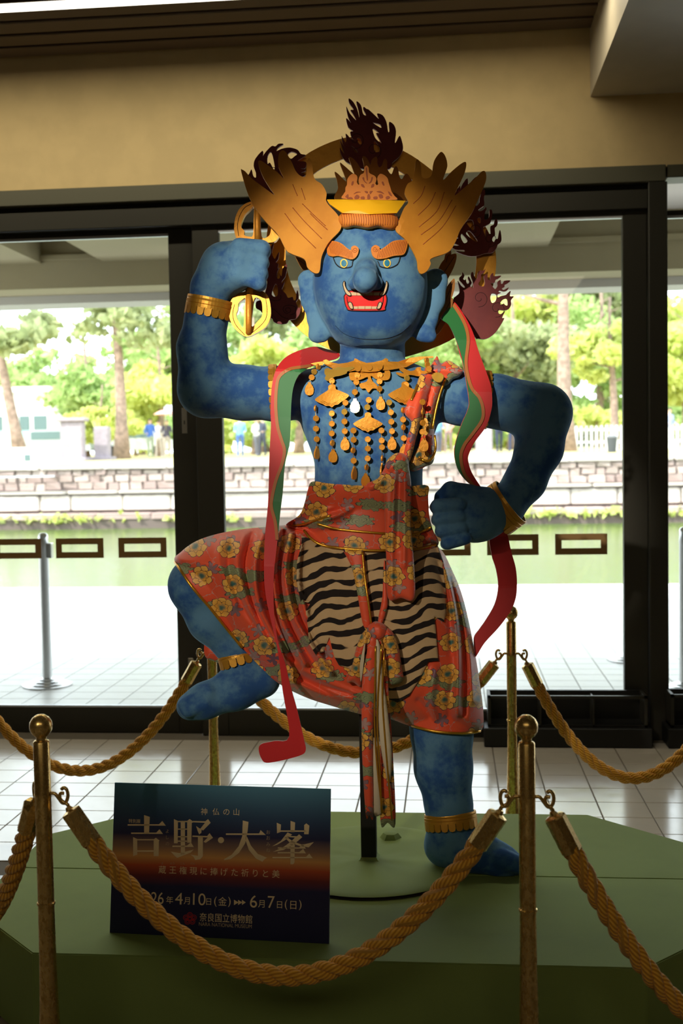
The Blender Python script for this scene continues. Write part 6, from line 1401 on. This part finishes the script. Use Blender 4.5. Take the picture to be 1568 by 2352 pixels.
def write(s, zx, zy, hgt, mat, sx=1.0, ref=None, width=None, name='lettering'):
    """text centred on poster pixel (zoomed coordinates), hgt = height of the reference glyph"""
    me = text_mesh(s).copy(); co = np.array([v.co[:] for v in me.vertices]); rf = np.array([v.co[:] for v in text_mesh(ref or s).vertices])
    if not len(co): return
    k = hgt*PSC/np.ptp(rf[:, 1]); c = ((co[:, 0].min()+co[:, 0].max())/2, (rf[:, 1].min()+rf[:, 1].max())/2)
    kx = k*sx if width is None else width*PSC/np.ptp(co[:, 0])
    x, y = PB(zx, zy); me.transform(Matrix.Translation((x, y, 0.0006)) @ Matrix.Diagonal((kx, k, 1, 1)) @ Matrix.Translation((-c[0], -c[1], 0)))
    me.materials.clear(); me.materials.append(mat); put(name, me, None, board)
PR, PDm = M['print'], M['print_dim']
for ch_, x in zip('神仏の山', (680, 757, 825, 890)): write(ch_, x, 240+0.01*(x-680), 42, PR, ref='国')
write('特別展', 228, 302, 25, PR, ref='国', width=80)
for ch_, y in zip('よしの', (367, 407, 449)): write(ch_, 441, y, 24, PDm, ref='国')
for ch_, y in zip('おおみね', (373, 411, 452, 491)): write(ch_, 1098, y, 26, PDm, ref='国')
for i, ch_ in enumerate('蔵王権現に捧げた祈りと美'): write(ch_, 408+67.3*i, 619+2.5*i, 46, PR, ref='国')
for s_, x in (('ざ', 408), ('おう', 473), ('ごん', 540), ('げん', 607)): write(s_, x, 578, 15, PDm, ref='国')
def digits(s, x0, x1, y, h): write(s, (x0+x1)/2, y, h, PR, ref='2', width=x1-x0)
digits('2026', 245, 418, 802, 72); digits('4', 490, 541, 808, 72); digits('10', 607, 690, 812, 72); digits('6', 980, 1026, 826, 74); digits('7', 1096, 1141, 830, 74)
for ch_, x, y, h in (('年', 455, 818, 44), ('月', 567, 822, 44), ('日', 710, 828, 42), ('(', 754, 828, 62), ('金', 800, 828, 52), (')', 845, 830, 62), ('月', 1054, 842, 46), ('日', 1173, 848, 44), ('(', 1216, 848, 62), ('日', 1263, 850, 52), (')', 1308, 850, 62)): write(ch_, x, y, h, PR, ref=('国' if ch_ not in '()' else ch_))
write('奈良国立博物館', 822, 938, 50, PR, ref='国', width=345); write('NARA NATIONAL MUSEUM', 818, 983, 22, PDm, ref='N', width=345)
def ring2(cx, cy, r, w):
    n = 20; V = []; Fc = []
    for k in range(n):
        a = 2*math.pi*k/n
        for q in (r-w, r+w): x, y = PB(cx+q*math.cos(a), cy+q*math.sin(a)); V.append((x, y, 0.0006))
    for k in range(n): a = 2*k; b = 2*((k+1) % n); Fc.append((a, a+1, b+1, b))
    return V, Fc
V = []; Fc = []
for dx, dy, r, w in [(0, 0, 12, 2.5)]+[(27*math.cos(a), 24*math.sin(a), q, 2.0) for a in np.radians([90, 162, 234, 306, 18]) for q in (17, 8)]:
    v, f = ring2(587+dx, 940-dy, r, w); Fc += [tuple(i+len(V) for i in t) for t in f]; V += v
put('emblem', mesh_from(V, Fc), M['print_red'], board)
